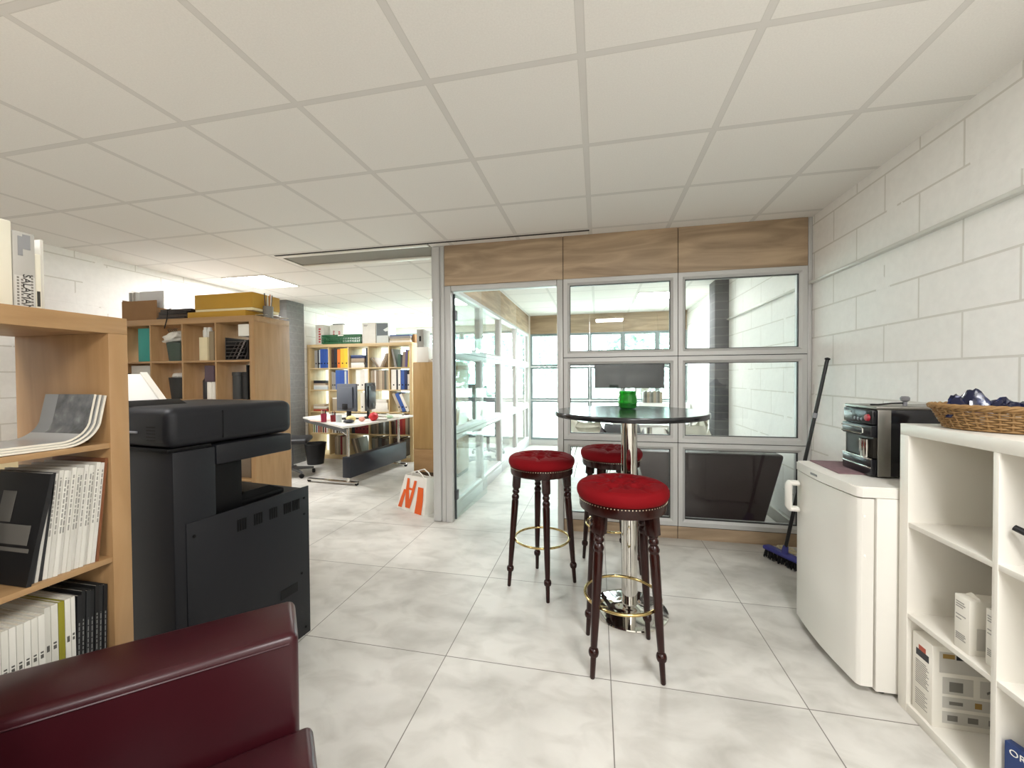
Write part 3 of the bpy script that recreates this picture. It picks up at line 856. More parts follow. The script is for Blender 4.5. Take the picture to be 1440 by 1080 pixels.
# --- front bookcase: magazine row, volumes, curled magazines
W0 = near.t['w']; zt = near.zs
grey_print = spine_print('8f8d86', [(.40, .93, .16)])
x = W0 - .05 - .030
put_book(near, x, .010, zt[2], .006, .300, .215, '7a4a2c', 'thin brown book at the bookcase side end of the white magazine row', lean=R(5.5))
x -= .0075
a = R(6)
for k in range(12):
    t = .0088
    c = ['cfccc4', 'd6d3ca', 'c8c5bc', 'd2cfc6'][k % 4]
    h = .288 + .004 * math.sin(k * 2.1) - .002 * k / 4
    put_book(near, x, .012 + .003 * (k % 3), zt[2], t, h, .212, c, 'white spined magazine in the leaning row on the middle shelf of the front oak bookcase', 'magazine', 'magazine', a, 'white magazines on the middle shelf of the front bookcase', grey_print)
    x -= t / math.cos(a) + .0004
for k in range(3):
    c = ['2a2a2c', 'cfccc4', '333336'][k]
    a += R(.9)
    put_book(near, x, .018, zt[2], .0065, .283, .212, c, ['black magazine at the armchair end of the white row, against the white ones', 'single white magazine sandwiched between two black ones, front oak bookcase', 'black magazine just behind the one showing its dark cover'][k], 'magazine', 'magazine', a)
    x -= .0068 / math.cos(a) + .0012
a += R(2.2)
dk = put_book(near, x - .004, .004, zt[2], .010, .285, .235, '131315', 'dark magazine showing its black front cover, first of the leaning row', 'magazine', 'magazine', a)
bm = BM()
xf = -.0102
box(bm, xf - .0006, xf, .03, .15, .10, .15); box(bm, xf - .0006, xf, .02, .20, .082, .092); box(bm, xf - .0006, xf, .11, .16, .155, .235)
obj('cover_picture', bm, mat('cover_grey', '6d6a64', .5), dk, smooth=False)
x -= .06
for k in range(6):
    put_book(near, x, .16, zt[2], .012, .305, .2, ['3c403c', '2f3230'][k % 2], 'dark green spined volume standing behind the black covered magazine', 'book', 'book', 0, 'dark volumes at the back of the middle shelf', spine_print('b9b7b0', [(.90, .96, .3)]))
    x -= .0145

x = W0 - .05 - .010
vol_print = spine_print('55534d', [(.55, .62, .22)])
for k in range(7):
    t = .0092
    put_book(near, x, .020 + .002 * (k % 2), zt[1], t, .262 + .004 * (k % 3), .21, ['17181a', '1e2022', '121314'][k % 3], 'thin black magazine at the copier end of the lower shelf', 'magazine', 'magazine', R(1.5), 'black magazines on the lower shelf', spine_print('7a7a78', [(.2, .7, .12)]))
    x -= t + .0012
for t, c, l in ((.009, 'd5d2c8', 'narrow white book beside the thin black magazines'), (.012, 'd9d6cc', 'white book between the olive spine and the narrow white book'), (.013, '8a8420', 'olive green spined book among the white volumes'), (.014, 'cfccc0', 'cream book on the armchair side of the olive spine'), (.012, 'c6c3b8', 'light grey book beside the numbered white volumes')):
    put_book(near, x, .016, zt[1], t, .268, .21, c, l, marks=vol_print if c != '8a8420' else None); x -= t + .001
for k in range(13):
    t = .0125
    put_book(near, x, .014, zt[1], t, .255, .21, ['d8d5cb', 'd2cfc4'][k % 2], 'white volume with small dark print on the spine, in the lower shelf series', 'book', 'book', 0, 'white numbered volumes on the lower shelf', vol_print)
    x -= t + .001
# curled magazines lying in the top open cell
def curled(k, color, label):
    off = .0062 * k
    pts = []
    L0 = W0 - .05 - .10
    for i in range(7): pts.append((L0 - .23 + .23 * i / 6 - .004 * k, .001 + off + (.002 * (6 - i) / 6)))
    rad = .085 - off
    for i in range(1, 9):
        q = (i / 8) * R(72); pts.append((L0 + rad * math.sin(q) - .004 * k, .001 + off + rad * (1 - math.cos(q))))
    x_, z_ = pts[-1]; d = (math.cos(R(79)), math.sin(R(79)))
    for i in range(1, 4): pts.append((x_ + d[0] * .028 * i, z_ + d[1] * .028 * i))
    up = []
    for i, p in enumerate(pts):
        q0, q1 = pts[max(i - 1, 0)], pts[min(i + 1, len(pts) - 1)]
        n = Vector((-(q1[1] - q0[1]), q1[0] - q0[0])).normalized() * .0056
        up.append((p[0] + n.x, p[1] + n.y))
    bm = BM()
    poly = pts + up[::-1]
    n = len(pts); y0, y1 = .006 + .004 * k, .215 - .003 * k
    A0 = [bm.verts.new((p[0], y0, p[1])) for p in pts]; A1 = [bm.verts.new((p[0], y1, p[1])) for p in pts]
    B0 = [bm.verts.new((p[0], y0, p[1])) for p in up]; B1 = [bm.verts.new((p[0], y1, p[1])) for p in up]
    for i in range(n - 1):
        bm.faces.new((A0[i], A0[i + 1], A1[i + 1], A1[i]))
        f = bm.faces.new((B0[i], B1[i], B1[i + 1], B0[i + 1])); f.material_index = 0
        bm.faces.new((A0[i], B0[i], B0[i + 1], A0[i + 1])).material_index = 1
        bm.faces.new((A1[i], A1[i + 1], B1[i + 1], B1[i])).material_index = 1
    bm.faces.new((A0[0], A1[0], B1[0], B0[0])).material_index = 1; bm.faces.new((A0[-1], B0[-1], B1[-1], A1[-1])).material_index = 1
    o = obj('curled_magazine', bm, [color, PAGES], angle=60)
    near.put(o, 0, 0, zt[3]); tag(o, label, 'magazine')
    return o
def cover_photo_mat():
    m = bpy.data.materials.new('grey_cover_photo'); m.use_nodes = True
    nt = m.node_tree; b = nt.nodes['Principled BSDF']; b.inputs['Roughness'].default_value = .22
    tc = nt.nodes.new('ShaderNodeTexCoord')
    sp = nt.nodes.new('ShaderNodeSeparateXYZ'); nt.links.new(tc.outputs['Object'], sp.inputs[0])
    n = noise_node(nt, tc.outputs['Object'], 22, 6)
    pic = ramp(nt, n, [(.35, lin('3c3f42')), (.6, lin('6d7174')), (.75, lin('a5a8a8'))])
    band = math_node(nt, 'GREATER_THAN', sp.outputs['Y'], .155)
    low = math_node(nt, 'LESS_THAN', sp.outputs['Z'], .036)
    c = mixc(nt, band, pic, lin('8d9193'))
    nt.links.new(mixc(nt, low, c, lin('b9bbbb')), b.inputs['Base Color'])
    return m
curled(0, bmat('b9b7b0'), 'lowest of the three curled magazines lying on the upper shelf of the front bookcase')
curled(1, bmat('a9aaa8'), 'middle of the three curled magazines lying on the upper shelf of the front bookcase')
curled(2, cover_photo_mat(), 'top curled magazine with a grey photo cover, on the upper shelf of the front bookcase')
# files on top of the front bookcase
zt0 = 1.485
o = obj('box_file', box(BM(), -.075, 0, 0, .25, 0, .262, .004), mat('file_white', 'e9e4d2', .5)); near.put(o, .820 - .197, .19, zt0)
tag(o, 'thick plain white box file on top of the front oak bookcase', 'box file')
sal = thing('lever_arch_file', 'grey file with SALAMANDER printed down its spine, on the front oak bookcase', 'file')
near.put(sal, .821 - .197, .19, zt0)
obj('body', box(BM(), 0, .046, 0, .25, 0, .238, .002), mat('file_grey', 'b6b4ae', .45), sal)
lb = BM(); box(lb, .002, .044, -.0006, .0002, .002, .112); obj('label_strip', lb, mat('label_light', 'cbc9c3', .6), sal, smooth=False)
lt = lettering('SALAMANDER', .0235, spacing=.98, align='LEFT')
bmesh.ops.transform(lt, matrix=Matrix.Translation((.026, -.0013, .118)) @ Matrix.Rotation(R(90), 4, 'Y'), verts=lt.verts[:])
obj('spine_lettering', lt, mat('ink_dark', '35332f', .7), sal, smooth=False)
bm = BM()
for xx, z0, z1 in ((.038, .02, .12), (.0085, .01, .105), (.017, .03, .10)):
    z = z0
    while z < z1: box(bm, xx - .0022, xx + .0022, -.001, 0, z, z + .005); z += .0085
obj('small_print', bm, mat('ink_grey', '77746d', .7), sal, smooth=False)
bm = BM(); box(bm, .010, .020, -.001, 0, .17, .225); box(bm, .020, .036, -.001, 0, .19, .232); obj('emblem', bm, mat('emblem_grey', '8f9092', .6), sal, smooth=False)
wf_ = thing('slim_file', 'slim white file beside the grey file on the front oak bookcase', 'file'); near.put(wf_, .869 - .197, .195, zt0)
obj('body', box(BM(), 0, .013, 0, .24, 0, .185, .0015), mat('file_white'), wf_)
bm = BM(); box(bm, .003, .010, -.0006, .0002, .03, .075); obj('spine_print', bm, mat('ink_dark'), wf_, smooth=False)
o = obj('slim_file', box(BM(), 0, .008, 0, .24, 0, .232, .001), mat('sleeve_clear', 'd8d5cc', .3)); near.put(o, .869 - .197 + .0145, .20, zt0)
tag(o, 'thin tall pale sleeve behind the slim white file, on the front oak bookcase', 'file')
# pale boxes seen through the open back
lowb = thing('cardboard_box', 'cream cardboard box by the block wall, seen through the open back of the front bookcase', 'box', (-4.45, 2.08, .52))
obj('carton', box(BM(), 0, .40, 0, .36, 0, .30, .003), mat('cream_card', 'd8c79f', .8), lowb)
bm = BM(); box(bm, .12, .20, -.001, 0, .04, .09); obj('hand_hole', bm, mat('cream_card_dark', '8d7c55', .8), lowb, smooth=False)
cab = thing('low_cabinet', 'low pale cabinet by the block wall under the cream cardboard box', 'cabinet', (-4.60, 1.95, 0))
obj('body', box(BM(), 0, .58, .0, .62, .0, .52, .003), mat('pale_cabinet', 'd9cfb8', .5), cab)
for y in (.004, .313):
    obj('door', box(BM(), .581, .598, y, y + .303, .02, .51, .002), mat('pale_cabinet'), cab)

# --- oak bookcase behind the copier: contents of the visible cells
mx, mz = mid.xs, mid.zs
def cell(c, r): return mx[c], mz[r]
# top row: col 4 right ... col 1
x0, z0 = cell(1, 4)
o = obj('box_file', box(BM(), 0, .13, 0, .25, 0, .300, .003), bmat('2f8f86')); mid.put(o, x0 + .150, .04, z0); tag(o, 'teal box file in the top row of the oak bookcase behind the copier', 'box file')
o = obj('grey_carton', box(BM(), 0, .26, 0, .25, 0, .300, .003), bmat('b9b5ad')); mid.put(o, cell(1, 3)[0] + .05, .05, cell(1, 3)[1]); tag(o, 'light grey carton directly below the teal box file', 'box')
x0, z0 = cell(2, 4)
bk = thing('bucket', 'dark green bucket with a crumpled white bag, oak bookcase behind the copier', 'bucket'); mid.put(bk, x0 + .19, .10, z0)
b = BM(); lathe(b, [(0, .001), (.075, .001), (.092, .165), (.086, .165), (.07, .008), (0, .008)], 28, cap=False); obj('tub', b, bmat('37453a'), bk)
b = BM(); bmesh.ops.create_icosphere(b, subdivisions=4, radius=1)
rn = random.Random(3)
from mathutils import noise as mn
for v in b.verts:
    p = v.co.copy(); k = 1 + .30 * mn.noise(p * 2.3) + .12 * mn.noise(p * 6)
    v.co = Vector((p.x * .125 * k - .018, p.y * .085 * k, p.z * .05 * k + .215 + .028 * p.x))
bag_ = obj('bag', b, mat('plastic_white', 'dcd9cf', .4), bk, angle=80)
b = BM()
for i in range(5): tube(b, [(-.05 + .022 * i, -.02, .22), (-.052 + .022 * i, -.06, .28), (-.045 + .022 * i, -.05, .29)], .003, 6)
obj('tines', b, bmat('3f3a36'), bk)
x0, z0 = cell(3, 4)
o = obj('cream_carton', box(BM(), 0, .085, 0, .10, 0, .20, .002), bmat('dccfa9')); mid.put(o, x0 + .150, .02, z0); tag(o, 'tall cream carton under two small glass jars, oak bookcase behind the copier', 'box')
for k, (dx, l) in enumerate(((.012, 'small clear jar on the cream carton, on the teal file side'), (.055, 'small clear jar on the cream carton, on the wide crate side'))):
    b = BM(); lathe(b, [(0, .001), (.019, .001), (.021, .010), (.021, .060), (.016, .070), (.016, .088), (0, .089)], 20, cap=False)
    o = obj('small_jar', b, mat('frosted_jar', 'd2d0c8', .25)); mid.put(o, x0 + .160 + dx + .006, .06, z0 + .2005); tag(o, l, 'jar')
o = obj('brown_board', box(BM(), 0, .05, 0, .24, 0, .25, .002), bmat('8a7a60')); mid.put(o, x0 + .245, .03, z0); tag(o, 'upright khaki folder beside the tall cream carton, oak bookcase', 'folder')
x0, z0 = cell(4, 4)
cr = thing('wire_crate', 'dark wire crate of leaning frames in the top corner cell of the oak bookcase', 'crate'); mid.put(cr, x0 + .085, .008, z0)
b = BM(); box(b, 0, .225, .0, .25, 0, .008); box(b, 0, .225, .242, .25, 0, .18); box(b, 0, .006, 0, .25, 0, .19); box(b, .219, .225, 0, .25, 0, .16); obj('tray', b, bmat('1d1a19'), cr)
for i in range(6):
    b = BM(); tube(b, [(.012 + .02 * i, .02 + .02 * i, .012), (.10 + .02 * i, .02 + .02 * i, .15 + .008 * i)], .006, 6); obj('rod', b, bmat(['24201f', '4f4642', '8d8680'][i % 3]), cr)
b = BM()
for i in range(5): box(b, .006, .2, -.002, .002, .03 + .03 * i, .036 + .03 * i)
obj('slat_front', b, bmat('3a3430'), cr, smooth=False)
o = obj('white_carton', box(BM(), 0, .115, 0, .10, 0, .10, .002), mat('carton_white', 'e4e0d5', .6)); mid.put(o, x0 + .195, .03, z0 + .2005); tag(o, 'small white carton sitting on the dark wire crate, top corner of the oak bookcase', 'box')
# second row
x0, z0 = cell(2, 3)
tb_ = thing('waste_bin', 'black bin with white paper inside, second row of the oak bookcase behind the copier', 'bin'); mid.put(tb_, x0 + .19, .12, z0)
b = BM(); lathe(b, [(0, .001), (.08, .001), (.098, .19), (.092, .19), (.075, .008), (0, .008)], 24, cap=False); obj('tub', b, bmat('1a1a18'), tb_)
b = BM(); bmesh.ops.create_icosphere(b, subdivisions=3, radius=1)
for v in b.verts:
    p = v.co.copy(); k = 1 + .35 * mn.noise(p * 2.9); v.co = Vector((p.x * .06 * k - .03, p.y * .05 * k, p.z * .028 * k + .202))
obj('paper', b, PAPER, tb_, angle=80)
x0, z0 = cell(3, 3)
o = obj('purple_box', box(BM(), 0, .10, 0, .2, 0, .140, .002), bmat('52404a')); mid.put(o, x0 + .190, .03, z0 + .1505); tag(o, 'dull purple box stacked on two white tubes, oak bookcase behind the copier', 'box')
for k in range(2):
    b = BM(); lathe(b, [(0, 0), (.025, 0), (.025, .150), (0, .150)], 20, cap=False)
    o = obj('paper_tube', b, PAPER); mid.put(o, x0 + .217 + .053 * k, .06, z0 + .0002); tag(o, ['white paper tube under the purple box, on the black bottle side', 'white paper tube under the purple box, against the divider'][k], 'tube')
b = BM(); lathe(b, [(0, 0), (.026, 0), (.026, .16), (.012, .185), (.012, .21), (0, .21)], 20, cap=False)
o = obj('black_bottle', b, bmat('191518')); mid.put(o, x0 + .150, .08, z0); tag(o, 'black bottle beside the white tubes, second row of the oak bookcase', 'bottle')
x0, z0 = cell(4, 3)
for k in range(2):
    b = BM(); lathe(b, [(0, 0), (.045, 0), (.045, .20), (.048, .203), (.048, .232), (0, .234)], 28, cap=False)
    o = obj('canister', b, bmat(['2f302f', '1b1b1c'][k])); mid.put(o, x0 + .130 + .10 * k, .09, z0); tag(o, ['dark grey lidded canister in the second row of the oak bookcase', 'black lidded canister beside the dark grey one, oak bookcase'][k], 'canister')
pf = thing('framed_picture', 'black picture frame leaning at the side of the second row, oak bookcase', 'picture frame'); mid.put(pf, x0 + .302, .012, z0)
b = BM(); ring(b, 0, .25, 0, .29, .018, 0, .014); bmesh.ops.rotate(b, cent=(0, 0, 0), matrix=Matrix.Rotation(R(90), 3, 'Z'), verts=b.verts[:]); obj('moulding', b, BLACK, pf, smooth=False)
b = BM(); box(b, -.008, -.003, .016, .234, .016, .274); obj('picture', b, bmat('a59d90'), pf, smooth=False)
# lower rows of the same bookcase (mostly hidden by the copier)
for c, r, w, h, col, l in ((4, 2, .27, .25, 'b7ab98', 'beige carton two rows under the wire crate, oak bookcase'), (4, 1, .25, .22, '6b5b4a', 'brown carton in the lower corner cell of the oak bookcase'), (3, 2, .22, .26, 'c9c4b8', 'pale carton behind the copier lid, third row of the oak bookcase')):
    o = obj('carton', box(BM(), 0, w, 0, .28, 0, h, .003), bmat(col)); mid.put(o, mx[c] + .03, .05, mz[r]); tag(o, l, 'box')
o = obj('white_board', box(BM(), 0, .30, 0, .02, 0, .30, .002), mat('carton_white')); mid.put(o, mx[4] + .015, .02, mz[0]); tag(o, 'white board standing in the lowest corner cell of the oak bookcase', 'board')

# --- on top of the oak bookcase
T = 1.8265
ct = thing('cardboard_tray', 'open brown cardboard tray of papers on top of the oak bookcase', 'tray', (-4.27, 2.86, T))
CARD = mat('brown_card', '8d6a45', .8, noise=.12, scale=10)
b = BM(); box(b, 0, .40, 0, .30, 0, .006); box(b, 0, .40, 0, .006, 0, .185); box(b, 0, .40, .294, .30, 0, .15); box(b, 0, .006, .006, .294, 0, .20); box(b, .394, .40, .006, .294, 0, .12); obj('tray', b, CARD, ct, smooth=False)
for k in range(5):
    o = obj('document_sleeve', box(BM(), 0, .010, 0, .22, 0, .27, .001), bmat(['c9c6c0', '9d9a96', 'd8d5cf', 'b0a8a0', 'c2c0bb'][k])); o.location = (-4.25 + .018 * k, 2.905, T + .0075)
    tag(o, 'grey document sleeve standing upright in the brown cardboard tray', 'sleeve', 'document sleeves in the cardboard tray')
o = obj('white_folder', box(BM(), 0, .27, 0, .012, 0, .275, .001), mat('folder_white', 'd4d3d3', .5)); o.location = (-4.145, 2.92, T + .0075); tag(o, 'wide pale folder standing in the brown cardboard tray', 'folder')
o = obj('carton_flap', box(BM(), 0, .30, 0, .22, 0, .03, .002), CARD); o.location = (-4.585, 2.87, T); tag(o, 'flat brown carton with papers beside the cardboard tray, against the block wall', 'box')
for k in range(4):
    o = obj('portfolio', box(BM(), 0, .31 + .03 * (k % 2), 0, .24, 0, .022, .003), bmat(['2a211d', '3a2e28', '1e1815', '2c2320'][k]))
    o.location = (-3.845 + .012 * k, 2.84 + .006 * (k % 2), T + .0005 + .0232 * k); tag(o, ['bottom dark portfolio', 'second lowest dark portfolio', 'third dark portfolio', 'topmost black portfolio'][k] + ' of the flat stack between the cardboard tray and the yellow boxes', 'portfolio', 'dark portfolios on the oak bookcase')
YEL = mat('mustard_card', 'b58a2a', .65, noise=.08, scale=6)
yb = thing('flat_box', 'lower mustard yellow flat box with a pale edge on the oak bookcase', 'box', (-3.49, 2.83, T)); obj('base', box(BM(), 0, .60, 0, .30, 0, .052, .003), YEL, yb)
yb = thing('flat_box', 'upper mustard yellow box stacked highest on the oak bookcase', 'box', (-3.43, 2.845, T + .0525))
obj('base', box(BM(), .004, .595, .003, .29, 0, .022, .002), mat('cream_edge', 'e6d9b0', .7), yb); obj('lid', box(BM(), 0, .60, 0, .295, .0225, .150, .003), YEL, yb)
sk = BM()
cp = thing('pencil_cup', 'grey mesh cup of pencils at the end of the oak bookcase top', 'cup', (-2.805, 2.98, T))
b = BM(); lathe(b, [(0, .001), (.038, .001), (.04, .10), (.037, .10), (.035, .006), (0, .006)], 24, cap=False); obj('cup', b, bmat('77756f'), cp)
for k in range(7):
    a = k * .9; b = BM(); tube(b, [(.018 * math.cos(a), .018 * math.sin(a), .01), (.032 * math.cos(a), .032 * math.sin(a), .19 + .01 * (k % 3))], .0042, 6)
    obj('pencil', b, bmat(['d8d2c4', '5a5248', 'c96a3a', '8c8a84', 'b07b3a', '3d3a38', 'd8d2c4'][k]), cp)
b = BM(); bmesh.ops.create_grid(b, x_segments=16, y_segments=12, size=1)
for v in b.verts:
    x, y = v.co.x * .14, v.co.y * .13; v.co = Vector((x, y, .012 + .010 * mn.noise(Vector((x * 22, y * 22, 0)))))
bmesh.ops.solidify(b, geom=b.faces[:], thickness=.002)
o = obj('bubble_wrap', b, mat('wrap_clear', 'dad6cb', .3)); o.location = (-2.92, 3.06, T + .012); tag(o, 'crumpled clear wrap at the end of the oak bookcase top, behind the pencil cup', 'wrap')
cd_ = BM(); tube(cd_, [(-3.66, 2.83, T + .095), (-3.66, 2.797, T + .08), (-3.665, 2.792, T), (-3.68, 2.790, T - .05), (-3.69, 2.789, T - .085)], .004, 8)
tag(obj('power_lead', cd_, BLACK), 'black lead hanging down the front of the oak bookcase from the dark portfolios', 'cable')
# ================================================================== OFFICE BEYOND: birch bookcase
fx, fz = far.xs, far.zs
ROWN = ['bottom', 'fourth', 'third', 'second', 'top']
COLN = ['first', 'second', 'middle', 'fourth', 'end']
CN = {'8f8c86': 'grey', '2d4f9a': 'blue', '34589f': 'blue', '1e2c55': 'dark blue', '3a2418': 'dark brown', 'd9742a': 'orange', 'e3b32a': 'yellow', 'e8c02f': 'yellow', '22252c': 'black', 'd6d2c8': 'white', 'e6e3da': 'white', '8d7c68': 'taupe', 'a08f79': 'beige', '6f6455': 'brown', '345344': 'green', '5a4a7a': 'purple', 'c9b944': 'lime yellow', '7c1a20': 'dark red', '8f2226': 'red', '9c8f7a': 'buff', '5f6055': 'olive grey', '3f4540': 'charcoal', 'b4a58c': 'cream', 'a13c2a': 'brick red', '4a5f8c': 'slate blue', '6d7a4a': 'moss green', 'b9c2c4': 'pale grey'}
def row(c, r, specs, kind='folder', start=.006, lean=0.0, y=.03, d=.25):
    """stand a run of upright volumes in one cell of the birch bookcase"""
    x = fx[c] + start; z = fz[r]
    for t, h, col in specs:
        lab = '%s %s standing in the %s row, %s column of the birch bookcase' % (CN[col], kind, ROWN[r], COLN[c])
        gr = 'volumes in the %s row, %s column of the birch bookcase' % (ROWN[r], COLN[c])
        px_ = x + (t / math.cos(lean) if lean >= 0 else 0)
        o = put_book(far, px_, y + random.uniform(0, .012), z, t, h, d, col, lab, kind, kind, lean, gr)
        if kind == 'binder':
            bm = BM(); xc = (-t / 2) if lean >= 0 else t / 2
            lathe(bm, [(.0, -.0012), (.012, -.0012), (.012, .0)], 14, Matrix.Translation((xc, 0, .075)) @ Matrix.Rotation(PI / 2, 4, 'X') @ Matrix.Scale(-1, 4, (0, 0, 1)), cap=False)
            obj('finger_hole', bm, BLACK, o, smooth=False)
        x += t / math.cos(lean) + .0015
    return x
def flat_stack(c, r, specs, x=.02, y=.03, kind='box'):
    z = fz[r]
    for w, dd, h, col in specs:
        o = obj(kind, box(BM(), 0, w, 0, dd, 0, h, .002), bmat(col)); far.put(o, fx[c] + x, y, z + .0004)
        tag(o, '%s %s lying in the flat stack, %s row, %s column of the birch bookcase' % (CN[col], kind, ROWN[r], COLN[c]), kind, 'flat stack in the %s row, %s column of the birch bookcase' % (ROWN[r], COLN[c]))
        z += h + .0006
# top row
row(0, 4, [(.055, .29, '8f8c86'), (.02, .30, '22252c'), (.025, .30, 'b9c2c4'), (.055, .31, '2d4f9a'), (.05, .31, '2d4f9a'), (.05, .30, '34589f')], 'binder', .06)
row(1, 4, [(.045, .30, '3a2418'), (.055, .31, '22252c'), (.055, .30, 'd9742a'), (.075, .312, 'e3b32a'), (.075, .312, 'e8c02f')], 'binder', .02)
flat_stack(2, 4, [(.24, .24, .045, 'd6d2c8'), (.23, .24, .035, 'e6e3da'), (.25, .24, .012, '6f6455'), (.24, .24, .055, 'a08f79'), (.25, .22, .03, '1e2c55'), (.2, .2, .02, '4a5f8c')])
row(2, 4, [(.045, .31, '22252c')], 'binder', .285)
row(3, 4, [(.018, .19, '6f6455'), (.018, .19, 'a08f79')], 'folder', .122, R(-38))
row(3, 4, [(.016, .23, '8d7c68'), (.016, .24, 'a08f79'), (.016, .24, '8d7c68')], 'folder', .175, R(24))
row(4, 4, [(.03, .29, '8f8c86')], 'folder', .078, R(-14))
row(4, 4, [(.05, .20, '345344'), (.03, .17, '22252c'), (.045, .24, '8d7c68'), (.04, .27, '5a4a7a'), (.03, .25, 'c9b944')], 'book', .118, R(3))
# second row
flat_stack(0, 3, [(.26, .24, .05, 'b9c2c4'), (.26, .24, .022, 'd6d2c8'), (.22, .22, .03, 'a08f79'), (.16, .2, .045, '22252c')], .04)
row(1, 3, [(.04, .29, '8f8c86'), (.03, .28, '8f8c86'), (.075, .315, '34589f'), (.08, .315, '2d4f9a'), (.035, .30, 'b9c2c4'), (.05, .31, '34589f')], 'binder', .02)
row(2, 3, [(.075, .315, 'e6e3da'), (.075, .315, 'd6d2c8'), (.075, .315, 'e6e3da')], 'binder', .10)
row(3, 3, [(.038, .30, '9c8f7a'), (.03, .31, '8d7c68'), (.022, .31, 'd6d2c8'), (.035, .30, '8d7c68'), (.03, .31, 'a08f79'), (.03, .30, 'b4a58c'), (.04, .31, '8d7c68'), (.04, .31, '5f6055'), (.03, .30, '9c8f7a')], 'folder', .008)
row(4, 3, [(.085, .315, 'e6e3da'), (.03, .31, '22252c'), (.04, .31, 'e6e3da'), (.06, .312, '34589f'), (.05, .312, '1e2c55'), (.03, .24, 'd6d2c8')], 'binder', .012)
# third row
flat_stack(0, 2, [(.26, .24, .03, 'a13c2a'), (.24, .24, .02, 'b4a58c'), (.25, .22, .022, 'd6d2c8'), (.2, .2, .035, 'b4a58c')], .03)
flat_stack(1, 2, [(.16, .24, .20, '9c8f7a'), (.15, .22, .02, 'e6e3da')], .03)
row(2, 2, [(.06, .3, 'd6d2c8'), (.06, .3, 'e6e3da')], 'binder', .18)
flat_stack(3, 2, [(.3, .25, .03, 'd6d2c8'), (.28, .24, .11, 'e6e3da'), (.26, .24, .05, 'd6d2c8')], .02)
row(4, 2, [(.055, .31, '22252c'), (.05, .31, 'b4a58c'), (.06, .31, '34589f'), (.045, .30, 'e6e3da')][1:], 'binder', .148, R(-25), d=.24)
# fourth row
for c in (0, 1):
    row(c, 1, [(random.choice((.016, .02, .024)), random.uniform(.19, .25), col) for col in (['d6d2c8', '6d7a4a', 'e6e3da', '1e2c55', 'b9c2c4', 'a13c2a', '9c8f7a', 'a13c2a', 'b4a58c', '22252c', 'd6d2c8', '7c1a20', 'e6e3da'] if c == 0 else ['b4a58c', '22252c', 'd6d2c8', 'b9c2c4', '6f6455', 'e6e3da', '22252c', 'd6d2c8', '4a5f8c', 'e6e3da', '22252c'])], 'book', .01)
row(2, 1, [(.05, .30, '22252c'), (.065, .31, '7c1a20'), (.06, .31, '7c1a20'), (.065, .31, '7c1a20'), (.06, .305, '8f2226')], 'binder', .02)
row(3, 1, [(.04, .30, '5f6055'), (.045, .30, '6f6455'), (.04, .31, '8d7c68'), (.035, .30, '3f4540'), (.045, .29, '5f6055'), (.03, .27, 'b9c2c4'), (.04, .30, '5f6055'), (.035, .29, '3f4540')], 'folder', .008)
row(4, 1, [(.05, .20, '3a2418'), (.02, .26, '6f6455'), (.05, .30, '7c1a20'), (.06, .31, '8f2226'), (.045, .30, 'a13c2a'), (.04, .30, '9c8f7a'), (.035, .28, '6f6455')], 'folder', .01, 0)
# bottom row
row(1, 0, [(.035, .29, '8d7c68'), (.035, .30, 'b4a58c'), (.03, .30, '9c8f7a'), (.035, .30, '7c1a20'), (.03, .29, 'b4a58c'), (.04, .30, '9c8f7a'), (.03, .29, '8d7c68')], 'folder', .06)
row(2, 0, [(.03, .27, '6f6455'), (.025, .28, 'b4a58c'), (.03, .27, '6f6455'), (.03, .28, '5f6055')], 'folder', .084, R(-16))
row(3, 0, [(.05, .29, '5f6055'), (.05, .28, '6f6455'), (.06, .29, '3f4540'), (.05, .28, '3a2418')], 'folder', .02)
row(4, 0, [(.06, .29, '3a2418'), (.06, .29, '22252c'), (.06, .28, '3a2418')], 'folder', .04)

# --- on top of the birch bookcase
T = 1.8505
def carton(name, label, x0, y0, z0, w, d, h, color, cat='box', rz=0.0):
    t = thing(name, label, cat, (x0, y0, z0), rz)
    obj('carton', box(BM(), 0, w, 0, d, 0, h, .002), color if not isinstance(color, str) else bmat(color), t)
    return t
def red_marks(t, x0, x1, z0, z1, y=-.001, color='b5333a', n=6):
    bm = BM(); dz = (z1 - z0) / n
    for i in range(n):
        box(bm, x0, x1 if i % 2 else x0 + (x1 - x0) * .8, y, 0.0002, z0 + i * dz, z0 + i * dz + dz * .62)
    obj('printed_marks', bm, mat('mark_' + color, color, .6), t, smooth=False)
c1 = carton('slim_carton', 'slim upright carton with red marks, at the block wall end of the birch bookcase top', -4.55, 5.80, T, .15, .2, .33, 'cfcbc2'); red_marks(c1, .06, .10, .04, .29)
c2 = carton('white_carton', 'white carton with two red marks, behind the green crate', -4.36, 6.06 - .14, T, .24, .13, .34, 'e6e3da'); red_marks(c2, .05, .08, .15, .25, n=4); red_marks(c2, .15, .19, .17, .24, n=3)
o = obj('folded_umbrella_case', box(BM(), 0, .2, 0, .05, 0, .02, .004), bmat('4c4f55')); o.location = (-4.34, 5.95, T + .341); tag(o, 'flat dark case lying on the white carton behind the green crate', 'case')
GR = mat('crate_green', '1e5b34', .45)
gc = thing('plastic_crate', 'green plastic crate on top of the birch bookcase', 'crate', (-4.37, 5.71, T), R(0))
b = BM(); box(b, .02, .68, .01, .19, 0, .008); obj('base', b, GR, gc, smooth=False)
